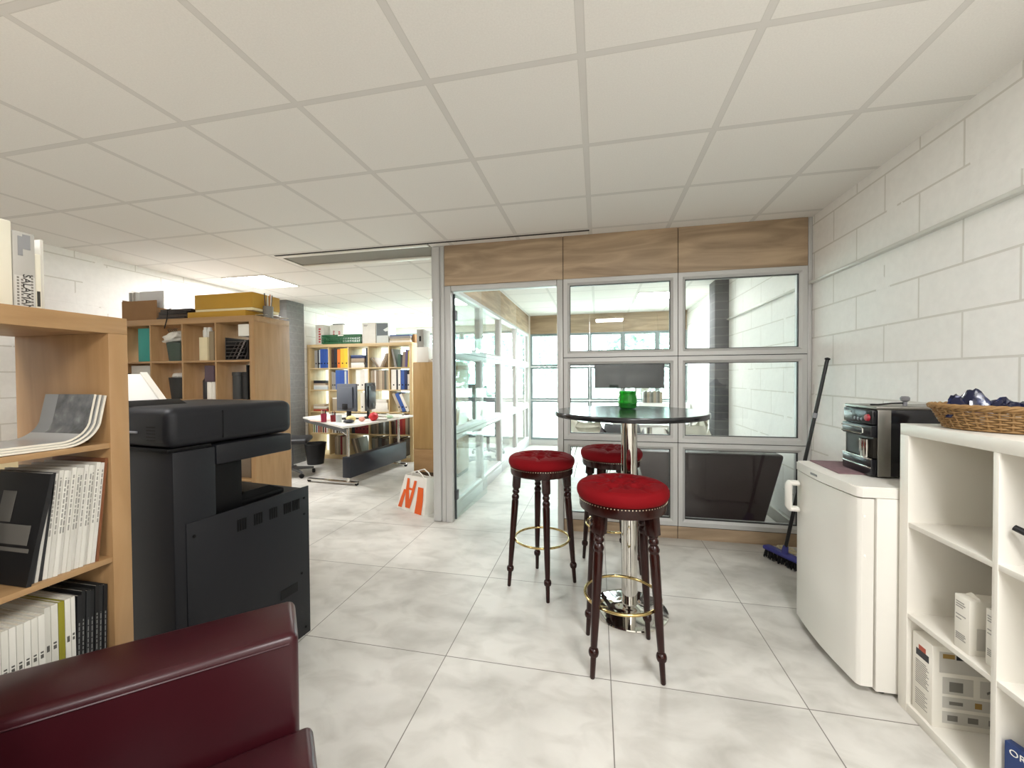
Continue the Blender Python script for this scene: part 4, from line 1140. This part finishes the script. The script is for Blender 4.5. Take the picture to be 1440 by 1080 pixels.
for nm, a in (('front_side', (0, .70, 0, .008)), ('rear_side', (0, .70, .192, .20)), ('end_side', (0, .008, .008, .192)), ('end_side', (.692, .70, .008, .192))):
    b = BM()
    box(b, *a, .125, .150); box(b, *a, .008, .03)
    hx = a[1] - a[0] > .1; L = .70 if hx else .184; n = 22 if hx else 6
    for i in range(n + 1):
        p = i * (L - .012) / n
        if hx: box(b, p, p + .012, a[2], a[3], .03, .125)
        else: box(b, a[0], a[1], .008 + p, .008 + p + .012, .03, .125)
    if hx: box(b, .02, .68, a[2] + .003, a[3] - .003, .06, .07); box(b, .02, .68, a[2] + .003, a[3] - .003, .09, .10)
    obj(nm, b, GR, gc, smooth=False)
b = BM(); box(b, .30, .40, -.001, .0, .128, .145); obj('label_strip', b, PAPER, gc, smooth=False)
c3 = carton('printer_carton', 'large white carton with a grey picture side, beside the green crate', -3.655, 5.74, T, .23, .26, .325, 'd9d6cd'); red_marks(c3, .03, .10, .27, .30, color='9a978f', n=2)
c4 = carton('picture_carton', 'pale carton with a dark grey landscape print beside the printer carton', -3.42, 5.76, T, .21, .24, .325, 'cfd6d4')
b = BM(); prism(b, [(.01, .12), (.20, .12), (.20, .19), (.16, .18), (.12, .21), (.20, .25), (.20, .31), (.01, .315)], 'Y', -.001, .0002); obj('landscape_print', b, bmat('5d6668'), c4, smooth=False)
z = T
for k, (w, h, c) in enumerate(((.36, .035, 'd6d2c8'), (.34, .03, 'b4a58c'), (.36, .035, '8f8c86'), (.34, .02, '4a5f8c'))):
    o = obj('document_folder', box(BM(), 0, w, 0, .24, 0, h, .002), bmat(c)); o.location = (-3.19 + .01 * (k % 2), 5.75, z); z += h + .0006
    tag(o, ['bottom white', 'second, cream', 'third, grey', 'topmost blue'][k] + ' document folder of the flat pile at the end of the birch bookcase top', 'folder', 'flat folders on the birch bookcase')
carton('brown_carton', 'small brown carton at the end of the birch bookcase top, beside the folder pile', -2.82 , 5.80, T, .04, .2, .13, CARD)

# --- cabinet, white box, box file, bowl
fc = thing('filing_cabinet', 'tall oak filing cabinet behind the orange shopping bag', 'cabinet', (-2.385, 4.90, 0))
obj('body', box(BM(), 0, .62, .018, .45, 0.05, 1.505, .002), OAK, fc)
obj('plinth', box(BM(), .01, .61, .03, .44, 0, .05), mat('plinth_dark', '4b3a28', .6), fc, smooth=False)
obj('door', box(BM(), .002, .309, 0, .017, .36, 1.50, .002), wood('oak_door', 'b6935f', 'a5824f', 'Z', 4), fc)
obj('door', box(BM(), .311, .618, 0, .017, .36, 1.50, .002), mat('oak_door'), fc)
obj('drawer', box(BM(), .002, .618, 0, .017, .055, .355, .002), OAKX, fc)
carton('white_box', 'plain white box standing on the oak filing cabinet', -2.375, 5.0, 1.5055, .17, .25, .205, mat('file_bright', 'f0efe9', .5))
bf = carton('box_file', 'grey box file with a dark finger hole, on the white box on the filing cabinet', -2.38, 5.02, 1.711, .098, .22, .24, 'a5a49e', 'box file')
b = BM(); box(b, .035, .062, -.001, .0002, .08, .15, 0); obj('finger_hole', b, BLACK, bf, smooth=False)
b = BM(); lathe(b, [(0, .001), (.05, .001), (.10, .03), (.115, .042), (.105, .042), (.05, .01), (0, .008)], 32, cap=False)
tag(obj('shallow_bowl', b, bmat('77736a'), None, (-2.06, 5.04, 1.5055)), 'shallow grey bowl on the oak filing cabinet beside the white box', 'bowl')

# --- desk
dk_ = thing('desk', 'white topped desk with chrome legs and a dark beam, in front of the birch bookcase', 'desk', (-2.87, 4.18, 0), R(-5.0))
DT = mat('desk_white', 'e4e2dc', .35)
poly = [(.02, -.10), (.08, .10), (.08, 1.36), (-1.36, 1.36), (-1.36, .72)]
b = BM(); prism(b, poly, 'Z', .722, .744); obj('tabletop', b, DT, dk_, smooth=False)
b = BM(); prism(b, [(.0, -.06), (.0, -.02), (-1.31, .76), (-1.33, .72)], 'Z', .672, .7215); obj('edge_beam', b, mat('beam_grey', '5d5f60', .4), dk_, smooth=False)
NAVY = mat('beam_navy', '20252f', .38)
b = BM(); box(b, -.16, -.05, .10, 1.34, .095, .345, .004); obj('modesty_beam', b, NAVY, dk_)
for y in (.14, 1.22):
    b = BM(); lathe(b, [(.026, .03), (.026, .0945)], 20, Matrix.Translation((-.105, y, 0))); tube(b, [(-.105, y, .346), (-.105, y, .721)], .018, 14)
    if y < 1: tube(b, [(-.105, y, .60), (-.30, y + .05, .69)], .014, 10)
    obj('leg', b, CHROME, dk_)
    b = BM(); box(b, -.72, .03, y - .026, y + .026, .028, .048, .008); ft = obj('foot_bar', b, CHROME, dk_)
    for x in (-.70, .01):
        b = BM(); lathe(b, [(.022, -.012), (.024, -.008), (.024, .008), (.022, .012)], 18, Matrix.Translation((x, y, .0245)) @ Matrix.Rotation(PI / 2, 4, 'X')); obj('glide', b, BLACK, ft)
DZ = .7445
def on_desk(x, y):
    a = R(-5.0); return (-2.87 + x * math.cos(a) - y * math.sin(a), 4.18 + x * math.sin(a) + y * math.cos(a), DZ)
def monitor(name, label, x, y, rz, w, h, body):
    t = thing(name, label, 'monitor', on_desk(x, y), rz)
    b = BM(); box(b, -.13, .13, -.09, .09, 0, .014, .006); obj('foot', b, BLACK, t)
    b = BM(); box(b, -.035, .035, .005, .03, .014, .20, .004); obj('stand', b, BLACK, t)
    b = BM(); box(b, -w / 2, w / 2, -.024, .004, .11, .11 + h, .008); hs = obj('housing', b, body, t)
    b = BM(); box(b, -w / 2 + .05, w / 2 - .05, -.045, -.024, .15, .07 + h, .012); obj('back_cover', b, body, hs)
    b = BM(); box(b, -.055, .055, -.047, -.045, .13, .21, .001); obj('socket_bay', b, BLACK, hs)
    b = BM(); box(b, -w / 2 + .012, w / 2 - .012, .004, .0055, .122, .098 + h); obj('screen', b, BLACKGLOSS, hs, smooth=False)
    return t
monitor('monitor', 'slate grey monitor seen from behind, on the white desk', -.50, .62, R(-18), .40, .37, mat('monitor_slate', '4a505a', .4))
monitor('monitor', 'black monitor turned sideways beside the slate grey one, on the white desk', -.33, .86, R(106), .44, .38, mat('monitor_black', '1c1f26', .4))
# desk clutter
def cup(x, y, label, color, h=.11, r=.036, pens=5):
    t = thing('pen_cup', label, 'cup', on_desk(x, y))
    b = BM(); lathe(b, [(0, .001), (r * .9, .001), (r, h), (r * .92, h), (r * .84, .006), (0, .006)], 24, cap=False); obj('cup', b, bmat(color), t)
    for k in range(pens):
        a = k * 1.7; b = BM(); tube(b, [(r * .4 * math.cos(a), r * .4 * math.sin(a), .008), (r * .75 * math.cos(a), r * .75 * math.sin(a), h + .04 + .01 * (k % 2))], .004, 6)
        obj('pen', b, bmat(['22252c', '7c1a20', 'd6d2c8', '1e2c55', '22252c'][k % 5]), t)
cup(-.55, .235, 'raspberry red pen cup on the near end of the white desk', '9c2343')
cup(-.46, .30, 'dark red pen cup behind the raspberry one on the desk', '7c1a20', .085)
b = BM(); lathe(b, [(0, .001), (.034, .001), (.036, .09), (.033, .09), (.031, .006), (0, .006)], 24, cap=False)
tag(obj('drinking_glass', b, bmat('b9c2c4'), None, on_desk(-.35, .27)), 'pale grey tumbler beside the red pen cups on the desk', 'glass')
def lump(name, label, cat, x, y, sx, sy, sz, color, seed, k=.25):
    b = BM(); bmesh.ops.create_icosphere(b, subdivisions=3, radius=1)
    for v in b.verts:
        p = v.co.copy(); q = 1 + k * mn.noise(p * 2.2 + Vector((seed, 0, 0)))
        v.co = Vector((p.x * sx * q, p.y * sy * q, max(-.98, p.z) * sz * (q if p.z > 0 else 1) + sz))
    return tag(obj(name, b, bmat(color), None, on_desk(x, y), angle=80), label, cat)
lump('tape_roll', 'lump of yellow cloth beside the black pouch on the desk', 'cloth', -.22, .34, .06, .05, .04, 'd9c98a', 1)
lump('black_pouch', 'small black pouch in front of the yellow cloth on the desk', 'pouch', -.16, .22, .07, .05, .022, '22252c', 2)
lump('red_pouch', 'bright red crumpled pouch on the desk in front of the black monitor', 'pouch', -.02, .52, .055, .07, .055, 'c0202a', 3)
lump('pink_sponge', 'pale pink sponge beside the red pouch on the desk', 'sponge', -.12, .42, .04, .035, .03, 'd9a08f', 4)
lump('green_packet', 'pale green packet on the desk beside the loose papers', 'packet', -.0, .84, .05, .05, .022, '9fb99a', 5)
for k, (x, y, w, d, rz, c) in enumerate(((-.90, .56, .21, .297, .3, 'e6e3da'), (-.68, .40, .21, .297, -.25, 'd9b9ae'), (-.05, 1.02, .21, .297, .2, 'd6d2c8'), (-.2, 1.12, .24, .30, -.15, 'e6e3da'), (.0, .66, .15, .2, .5, 'c9c6c0'))):
    o = obj('paper_sheets', box(BM(), -w / 2, w / 2, -d / 2, d / 2, 0, .007 + .003 * k, .001), bmat(c)); o.location = on_desk(x, y); o.rotation_euler = (0, 0, rz)
    tag(o, ['white paper pile at the block wall corner of the desk', 'pinkish paper pile beside the raspberry pen cup on the desk', 'grey paper pile at the far end of the desk', 'white paper pile behind the green packet on the desk', 'small grey paper pile beside the red pouch on the desk'][k], 'paper')

# --- waste bin, office chair by the desk
wb_ = thing('waste_bin', 'black round waste bin on the floor under the white desk', 'bin', (-4.21, 5.33, 0))
b = BM(); lathe(b, [(0, .0), (.115, .0), (.15, .30), (.157, .305), (.157, .32), (.146, .32), (.112, .012), (0, .012)], 32, cap=False); obj('tub', b, bmat('141518'), wb_)
def office_chair(name, label, loc, rz, color):
    t = thing(name, label, 'chair', loc, rz, None)
    m = bmat(color)
    b = BM(); box(b, -.24, .24, -.23, .24, .44, .51, .03, seg=3); obj('seat', b, m, t)
    b = BM(); box(b, -.22, .22, .22, .28, .58, 1.0, .03, seg=3); obj('backrest', b, m, t)
    b = BM(); tube(b, [(0, .20, .45), (0, .30, .50), (0, .29, .70)], .018, 8); obj('back_bar', b, BLACK, t)
    b = BM(); tube(b, [(0, 0, .09), (0, 0, .44)], .028, 14); obj('gas_lift', b, mat('lift_grey', '6f7073', .4, .5), t)
    b = BM()
    for k in range(5):
        a = 2 * PI * k / 5; tube(b, [(0, 0, .10), (.27 * math.cos(a), .27 * math.sin(a), .075)], [.026, .016], 8)
    sb = obj('star_base', b, mat('lift_grey'), t)
    for k in range(5):
        a = 2 * PI * k / 5; b = BM(); lathe(b, [(.024, -.018), (.029, -.012), (.029, .012), (.024, .018)], 16, Matrix.Translation((.27 * math.cos(a), .27 * math.sin(a), .029)) @ Matrix.Rotation(a + PI / 2, 4, 'Z') @ Matrix.Rotation(PI / 2, 4, 'X')); obj('caster', b, BLACK, sb)
    return t
office_chair('office_chair', 'black office chair on casters between the copier and the white desk', (-4.02, 4.62, 0), R(120), '1d1e22')

# --- shopping bag
bg = thing('shopping_bag', 'white shopping bag with a big orange M, against the aluminium post', 'bag', (-1.966, 3.660, 0), R(-25.8))
b = BM()
pl = [(.0, 0), (.415, 0), (.415, .15), (0, .15)]; pu = [(.075, .045), (.40, .045), (.40, .13), (.08, .13)]
pm = [(.035, .004), (.43, .008), (.43, .165), (.035, .16)]
A = [b.verts.new((x, y, .001)) for x, y in pl]; M_ = [b.verts.new((x, y, .12)) for x, y in pm]; U = [b.verts.new((x, y, .335 + .012 * (i % 2))) for i, (x, y) in enumerate(pu)]
for P_, Q_ in ((A, M_), (M_, U)):
    for i in range(4): b.faces.new((P_[i], P_[(i + 1) % 4], Q_[(i + 1) % 4], Q_[i]))
b.faces.new(A)
bmesh.ops.subdivide_edges(b, edges=b.edges[:], cuts=5, use_grid_fill=True)
for v in b.verts:
    if v.co.z > .01 and v.co.x > .27: v.co.y += .008 * mn.noise(v.co * 22); v.co.x += .006 * mn.noise(v.co * 17)
bmesh.ops.solidify(b, geom=b.faces[:], thickness=.003)
obj('sack', b, mat('bag_white', 'e6e2da', .45, bump=.3, scale=18), bg, angle=60)
ORG = mat('bag_orange', 'dd5a17', .45)
def on_front(u, z):
    """point on the bag's front panel: u across 0..1, height z"""
    if z < .12: q = z / .12; a, c = pl, pm
    else: q = (z - .12) / .22; a, c = pm, pu
    l = Vector(a[0]).lerp(Vector(c[0]), q); r = Vector(a[1]).lerp(Vector(c[1]), q)
    p = l.lerp(r, u)
    return Vector((p.x, p.y - .0042, z))
def decal(polys, name, m):
    b = BM()
    for (u0, z0, u1, z1, u2, z2, u3, z3) in polys:
        n = 8
        L = [(u0 + (u3 - u0) * i / n, z0 + (z3 - z0) * i / n) for i in range(n + 1)]; Rr = [(u1 + (u2 - u1) * i / n, z1 + (z2 - z1) * i / n) for i in range(n + 1)]
        for i in range(n):
            b.faces.new([b.verts.new(on_front(*q)) for q in (L[i], Rr[i], Rr[i + 1], L[i + 1])])
    return obj(name, b, m, bg, smooth=False)
decal([(.03, .02, .17, .02, .22, .20, .12, .20), (.30, .03, .47, .03, .33, .20, .20, .20), (.20, .20, .33, .20, .27, .31, .17, .31),
       (.36, .03, .47, .03, .60, .30, .49, .30), (.33, .205, .45, .205, .47, .225, .30, .225), (.66, .0, .90, .0, .90, .25, .68, .25)], 'letter_print', ORG)
for y in (.045, .128):
    b = BM(); tube(b, [(.17, y, .335), (.19, y, .375), (.26, y + .01, .395), (.33, y, .37), (.36, y, .335)], .006, 6); obj('handle', b, mat('bag_white'), bg)

# ================================================================== MEETING ROOM
mt = thing('meeting_table', 'long white meeting table seen through the glass partition', 'table', (.62, 5.75, 0))
b = BM(); prism(b, [(.48 * math.copysign(abs(math.cos(a)) ** .6, math.cos(a)), 1.0 * math.copysign(abs(math.sin(a)) ** .5, math.sin(a))) for a in [2 * PI * i / 48 for i in range(48)]], 'Z', .72, .745); obj('tabletop', b, mat('table_white', 'e9e8e4', .25), mt)
for y in (-.6, .6):
    b = BM(); tube(b, [(0, y, .02), (0, y, .72)], .035, 16); obj('leg', b, CHROME, mt)
    b = BM(); lathe(b, [(0, 0), (.25, 0), (.25, .008), (.05, .02), (0, .02)], 40, Matrix.Translation((0, y, 0)), cap=False); obj('foot', b, CHROME, mt)
def shell_chair(name, label, loc, rz, m):
    t = thing(name, label, 'chair', loc, rz, 'shell chairs in the meeting room')
    b = BM(); prof = [(-.24, .455), (-.20, .44), (-.08, .425), (.06, .42), (.15, .44), (.20, .50), (.225, .60), (.245, .70), (.26, .80)]
    rows = []
    for i, (y, z) in enumerate(prof):
        w = .225 if i < 6 else .225 - .02 * (i - 5); rw = []
        for j in range(9):
            u = j / 8 * 2 - 1
            lift = .16 * abs(u) ** 4 if 1 <= i <= 6 else .05 * abs(u) ** 3
            fwd = -.09 * abs(u) ** 3 if i >= 6 else 0
            rw.append(b.verts.new((u * w * 1.06, y + fwd, z + (lift if i < 7 else 0))))
        rows.append(rw)
    for p, q in zip(rows, rows[1:]):
        for j in range(8): b.faces.new((p[j], p[j + 1], q[j + 1], q[j]))
    bmesh.ops.solidify(b, geom=b.faces[:], thickness=.008)
    obj('shell', b, m, t, angle=70)
    for sx in (-1, 1):
        for sy in (-1, 1):
            b = BM(); tube(b, [(sx * .12, sy * .10, .42), (sx * .22, sy * .21, 0.003)], .0065, 8); obj('leg', b, CHROME, t)
    b = BM(); tube(b, [(-.16, -.14, .25), (.16, .14, .25)], .004, 6); tube(b, [(-.16, .14, .25), (.16, -.14, .25)], .004, 6); obj('wire_brace', b, CHROME, t)
    return t
CHW = mat('shell_white', 'd8d4c8', .35); CHG = mat('shell_grey', '6d7072', .4)
sc1 = shell_chair('shell_chair', 'white shell chair nearest the glass door, turned to the meeting table', (-.13, 5.45, 0), R(100), CHW)
copy_thing(sc1, (-.20, 6.15, 0), R(80), 'white shell chair behind the one nearest the glass door')
g = shell_chair('shell_chair', 'grey shell chair at the near end of the meeting table', (.28, 4.55, 0), R(170), CHG)
copy_thing(sc1, (.88, 4.52, 0), R(185), 'white shell chair at the near end of the meeting table, beside the grey one')
copy_thing(sc1, (1.22, 5.9, 0), R(-90), 'white shell chair on the block wall side of the meeting table')
tv = thing('television', 'wide black television on a stand behind the meeting table', 'television', (.52, 7.05, 0))
b = BM(); box(b, -.57, .57, -.02, .03, 1.10, 1.755, .006); hs = obj('bezel', b, BLACK, tv)
b = BM(); box(b, -.558, .558, -.0215, -.0195, 1.112, 1.743); obj('screen', b, mat('screen_grey', '15181b', .12), hs, smooth=False)
for x in (-.12, .12):
    b = BM(); tube(b, [(x, .06, .03), (x, .06, 1.6)], .018, 12); obj('post', b, ALU, tv)
b = BM(); box(b, -.4, .4, -.2, .15, .0, .03, .006); obj('foot', b, BLACK, tv)
b = BM(); box(b, -.25, .25, .0305, .042, 1.25, 1.55, .003); obj('bracket', b, BLACK, tv)
sd = thing('sideboard', 'low white sideboard under the meeting room windows', 'sideboard', (.70, 7.24, 0))
obj('body', box(BM(), 0, .84, 0, .33, .0, .84, .003), mat('table_white'), sd)
for k in range(2): obj('door', box(BM(), .005 + .418 * k, .417 + .418 * k, -.016, -.001, .03, .83, .002), mat('table_white'), sd)
x = .78
for k in range(9):
    t = .026 + .008 * (k % 3)
    o = obj('book', book_bm(t, .19 + .015 * (k % 2), .2), [bmat(['8f8c86', '5f6055', 'a08f79'][k % 3]), PAGES], smooth=False); o.location = (x + t, 7.28, .8405); x += t + .001
    tag(o, 'grey book in the row on the white sideboard below the television', 'book', 'books on the sideboard')
BRL = mat('brown_leather', '2a1c1e', .4, noise=.10, scale=3, spec=.35)
sf = thing('tub_sofa', 'dark brown leather tub sofa with its back against the glass partition', 'sofa', (.87, 3.52, 0))
def taper(x0, x1, y0, y1, z0, z1, k, bev):
    b = box(BM(), x0, x1, y0, y1, z0, z1, bev, seg=4); xm = (x0 + x1) / 2
    for v in b.verts: v.co.x = xm + (v.co.x - xm) * (1 - k * (z1 - v.co.z) / (z1 - z0))
    return b
obj('backrest', taper(-.56, .575, 0, .16, .075, .665, .27, .022), BRL, sf)
obj('seat', box(BM(), -.33, .33, .165, .70, .07, .42, .03, seg=3), BRL, sf)
for x0, x1 in ((-.47, -.335), (.335, .47)): obj('armrest', box(BM(), x0, x1, .165, .72, .07, .60, .03, seg=3), BRL, sf)
for x in (-.30, .30):
    for y in (.06, .62): obj('foot', box(BM(), x - .02, x + .02, y - .02, y + .02, 0, .075, .002), CHROME, sf)
# office seen through the glazed wall
d2 = thing('desk', 'grey desk seen through the glazed wall, beside the office windows', 'desk', (-2.35, 7.3, 0))
obj('tabletop', box(BM(), -.7, .7, -.35, .35, .72, .745, .003), mat('desk_white'), d2)
for x in (-.65, .65): obj('leg', box(BM(), x - .02, x + .02, -.3, .3, 0, .72, .003), ALU, d2)
office_chair('office_chair', 'grey office chair nearest the glazed wall, behind the meeting room door', (-1.80, 6.48, 0), R(30), '45484c')
office_chair('office_chair', 'dark grey office chair halfway along the glazed wall, on the office side', (-1.70, 5.72, 0), R(-70), '3f4144')
office_chair('office_chair', 'slate blue office chair by the grey desk, seen through the glazed wall', (-2.55, 6.7, 0), R(160), '3c4a68')
m3 = monitor('monitor', 'slate blue monitor on the grey desk seen through the glazed wall', 0, 0, R(180), .5, .32, mat('monitor_blue', '4c5a7c', .4)); m3.location = (-2.3, 7.35, .7455)

# ================================================================== WHITE BOOKCASE CONTENTS
wx, wz = wht.xs, wht.zs
# big parts carton in the lowest cell
bx = thing('parts_carton', 'white carton with product pictures in the lowest cell of the white bookcase', 'box'); wht.put(bx, wx[0] + .012, .012, wz[0])
obj('carton', box(BM(), 0, .092, 0, .30, 0, .292, .002), mat('carton_white'), bx)
b = BM(); box(b, .018, .076, -.0008, 0, .215, .24); obj('black_strip', b, bmat('22252c'), bx, smooth=False)
b = BM(); box(b, .030, .062, -.0009, 0, .2405, .258); obj('red_badge', b, mat('badge_red', 'a8472f', .5), bx, smooth=False)
b = BM()
for i in range(12): box(b, .016, .076 - .006 * (i % 3), -.0007, 0, .112 + i * .0075, .1155 + i * .0075)
for i in range(8): box(b, .016, .070 - .01 * (i % 2), -.0007, 0, .03 + i * .008, .033 + i * .008)
obj('small_print', b, mat('ink_pale', '9a9790', .7), bx, smooth=False)
X1 = .0925
b = BM(); box(b, X1, X1 + .0006, .02, .27, .20, .275); box(b, X1, X1 + .0006, .03, .12, .125, .185); box(b, X1, X1 + .0006, .14, .27, .125, .185); box(b, X1, X1 + .0006, .03, .27, .075, .115); box(b, X1, X1 + .0006, .03, .27, .02, .062)
obj('picture_panel', b, mat('panel_grey', 'c2bfb7', .6), bx, smooth=False)
b = BM(); box(b, X1 + .0006, X1 + .0012, .05, .09, .135, .17)
for i in range(4): box(b, X1 + .0006, X1 + .0012, .045 + .06 * i, .075 + .06 * i, .030, .050)
prism(b, [(.16, .14), (.20, .165), (.24, .135), (.245, .142), (.20, .174), (.158, .148)], 'X', X1 + .0006, X1 + .0012); box(b, X1 + .0006, X1 + .0012, .05, .09, .088, .10)
obj('tool_picture', b, mat('pic_dark', '77756f', .6), bx, smooth=False)
b = BM(); box(b, X1 + .0006, X1 + .0012, .03, .065, .252, .268); box(b, X1 + .0006, X1 + .0012, .125, .145, .085, .105); obj('brass_picture', b, mat('pic_brass', '9a7c42', .6), bx, smooth=False)
b = BM(); box(b, X1 + .0006, X1 + .0012, .07, .10, .25, .268); obj('black_picture', b, bmat('22252c'), bx, smooth=False)
# two cartons in the middle row
for k, (dx, l) in enumerate(((.183, 'small white carton of print rolls, fridge side one of the pair in the white bookcase'), (.268, 'small white carton beside the divider, nearer one of the pair in the white bookcase'))):
    t = thing('small_carton', l, 'box', (0, 0, 0)); wht.put(t, wx[0] + dx, .018 + .02 * k, wz[1])
    obj('carton', box(BM(), 0, .055, 0, .11, 0, .178, .0015), mat('carton_white'), t)
    b = BM()
    for i, (z, w) in enumerate(((.155, .030), (.147, .034), (.139, .026), (.112, .036), (.100, .02), (.05, .034), (.044, .036), (.038, .03), (.032, .036))): box(b, .006, .006 + w, -.0007, 0, z, z + .0035)
    obj('small_print', b, mat('ink_pale'), t, smooth=False)
    b = BM(); box(b, .0553, .056, .02, .09, .02, .09); obj('side_picture', b, mat('panel_grey'), t, smooth=False)
    if k == 0:
        b = BM(); prism(b, [(0, .178), (.02, .192), (.05, .186), (.055, .178)], 'Y', .03, .034); obj('open_flap', b, mat('carton_white'), t, smooth=False)
b = BM(); box(b, 0, .02, 0, .05, 0, .012, .003); o = obj('black_clip', b, BLACK); wht.put(o, wx[0] + .275, .06, wz[1] + .1785); tag(o, 'small black clip lying on the carton beside the white bookcase divider', 'clip')
# saucepan
sp_ = thing('saucepan', 'dark saucepan with a black handle in the upper open cell of the white bookcase', 'saucepan'); wht.put(sp_, wx[1] + .18, .145, wz[2] + .0003)
b = BM(); lathe(b, [(0, .001), (.085, .001), (.095, .008), (.097, .085), (.100, .088), (.094, .088), (.091, .010), (0, .007)], 40, cap=False); obj('pan', b, mat('pan_dark', '3b3d3f', .25, .7), sp_)
b = BM(); tube(b, [(-.07, -.06, .078), (-.11, -.095, .098), (-.160, -.122, .118)], [.008, .010, .009], 10)
obj('handle', b, mat('handle_black'), sp_)
# blue book
ob = thing('blue_book', 'dark blue book with ORIG lettering standing in the lowest cell of the white bookcase', 'book'); wht.put(ob, wx[1] + .014, .012, wz[0], 0, R(18))
b = BM(); box(b, 0, .20, 0, .022, 0, .185, .001); obj('cover', b, bmat('20386b'), ob)
lt = lettering('ORIG', .026, .0005, 1.02, 'LEFT'); bmesh.ops.transform(lt, matrix=Matrix.Translation((.010, -.001, .162)), verts=lt.verts[:]); obj('title', lt, mat('title_white', 'e8e6df', .6), ob, smooth=False)
b = BM(); prism(b, [(.02, .05), (.05, .12), (.06, .05)], 'Y', -.001, 0); prism(b, [(.07, .03), (.085, .06), (.105, .04)], 'Y', -.001, 0); obj('folded_shapes', b, bmat('8fb04a'), ob, smooth=False)
# basket on top
bs = thing('wicker_basket', 'oval wicker basket on top of the white bookcase', 'basket', (1.335, 1.63, 1.1075), R(-38))
WK = mat('wicker', '8a6a40', .7, noise=.3, scale=40)
b = BM(); N = 40
for i in range(N):
    a = 2 * PI * i / N; c, s = math.cos(a), math.sin(a)
    tube(b, [(.150 * c, .105 * s, .004), (.160 * c, .113 * s, .02), (.185 * c, .133 * s, .075)], .0035, 6)
obj('stakes', b, WK, bs)
b = BM()
for j in range(9):
    z = .006 + j * .0078; k = .15 + (.185 - .15) * z / .075; kk = .105 + (.133 - .105) * z / .075; pts = []
    for i in range(N * 3):
        a = 2 * PI * i / (N * 3); w = .0038 * math.cos(a * N / 2 * 1.0 + j * PI)
        pts.append(((k + w) * math.cos(a), (kk + w) * math.sin(a), z))
    tube(b, pts, .0036, 6, True)
obj('weave', b, WK, bs)
b = BM()
for q in range(3):
    pts = [((.188 + .005 * math.cos(a * 14 + q * 2.1)) * math.cos(a), (.136 + .005 * math.cos(a * 14 + q * 2.1)) * math.sin(a), .079 + .005 * math.sin(a * 14 + q * 2.1)) for a in [2 * PI * i / 160 for i in range(160)]]
    tube(b, pts, .0052, 6, True)
obj('rim', b, WK, bs)
b = BM(); lathe(b, [(0, .001), (.148, .001), (.148, .006), (0, .006)], 40, sy=.7, cap=False); obj('floor_weave', b, WK, bs)
# crumpled navy packet in the basket
b = BM(); bmesh.ops.create_grid(b, x_segments=44, y_segments=30, size=1)
for v in b.verts:
    u, w = v.co.x, v.co.y
    n1 = mn.noise(Vector((u * 2.2, w * 2.2, 1.3))); n2 = mn.noise(Vector((u * 6, w * 6, 4.0))) + .6 * abs(mn.noise(Vector((u * 12, w * 12, 2.0))))
    h = .045 + .055 * n1 + .022 * n2 + .075 * math.exp(-((u - .62) ** 2 + (w * .7) ** 2) / .07) + .055 * math.exp(-((u + .62) ** 2 + (w * .8) ** 2) / .05) - .02 * (abs(u) ** 4 + abs(w) ** 4)
    v.co = Vector((u * .145, w * .088, max(.004, h) + .03))
bmesh.ops.solidify(b, geom=b.faces[:], thickness=.0015)
def packet_mat():
    m = bpy.data.materials.new('navy_packet'); m.use_nodes = True
    nt = m.node_tree; bb = nt.nodes['Principled BSDF']; bb.inputs['Roughness'].default_value = .2
    tc = nt.nodes.new('ShaderNodeTexCoord'); n = noise_node(nt, tc.outputs['Object'], 30, 4)
    nt.links.new(ramp(nt, n, [(.55, lin('0e1330')), (.68, lin('1d2a55')), (.78, lin('a9acc0'))]), bb.inputs['Base Color'])
    return m
tag(obj('snack_packet', b, packet_mat(), None, (1.335, 1.63, 1.117), (0, 0, R(-38)), angle=25), 'crumpled navy blue packet lying in the wicker basket', 'packet')
b = BM(); lathe(b, [(0, .001), (.03, .001), (.052, .022), (.060, .048), (.057, .048), (.049, .023), (.028, .005), (0, .005)], 32, cap=False)
tag(obj('glass_dish', b, mat('dish_glass', 'a9b0ae', .12), None, (1.30, 1.79, 1.1075)), 'small clear glass dish behind the wicker basket, at the fridge end of the bookcase top', 'dish')
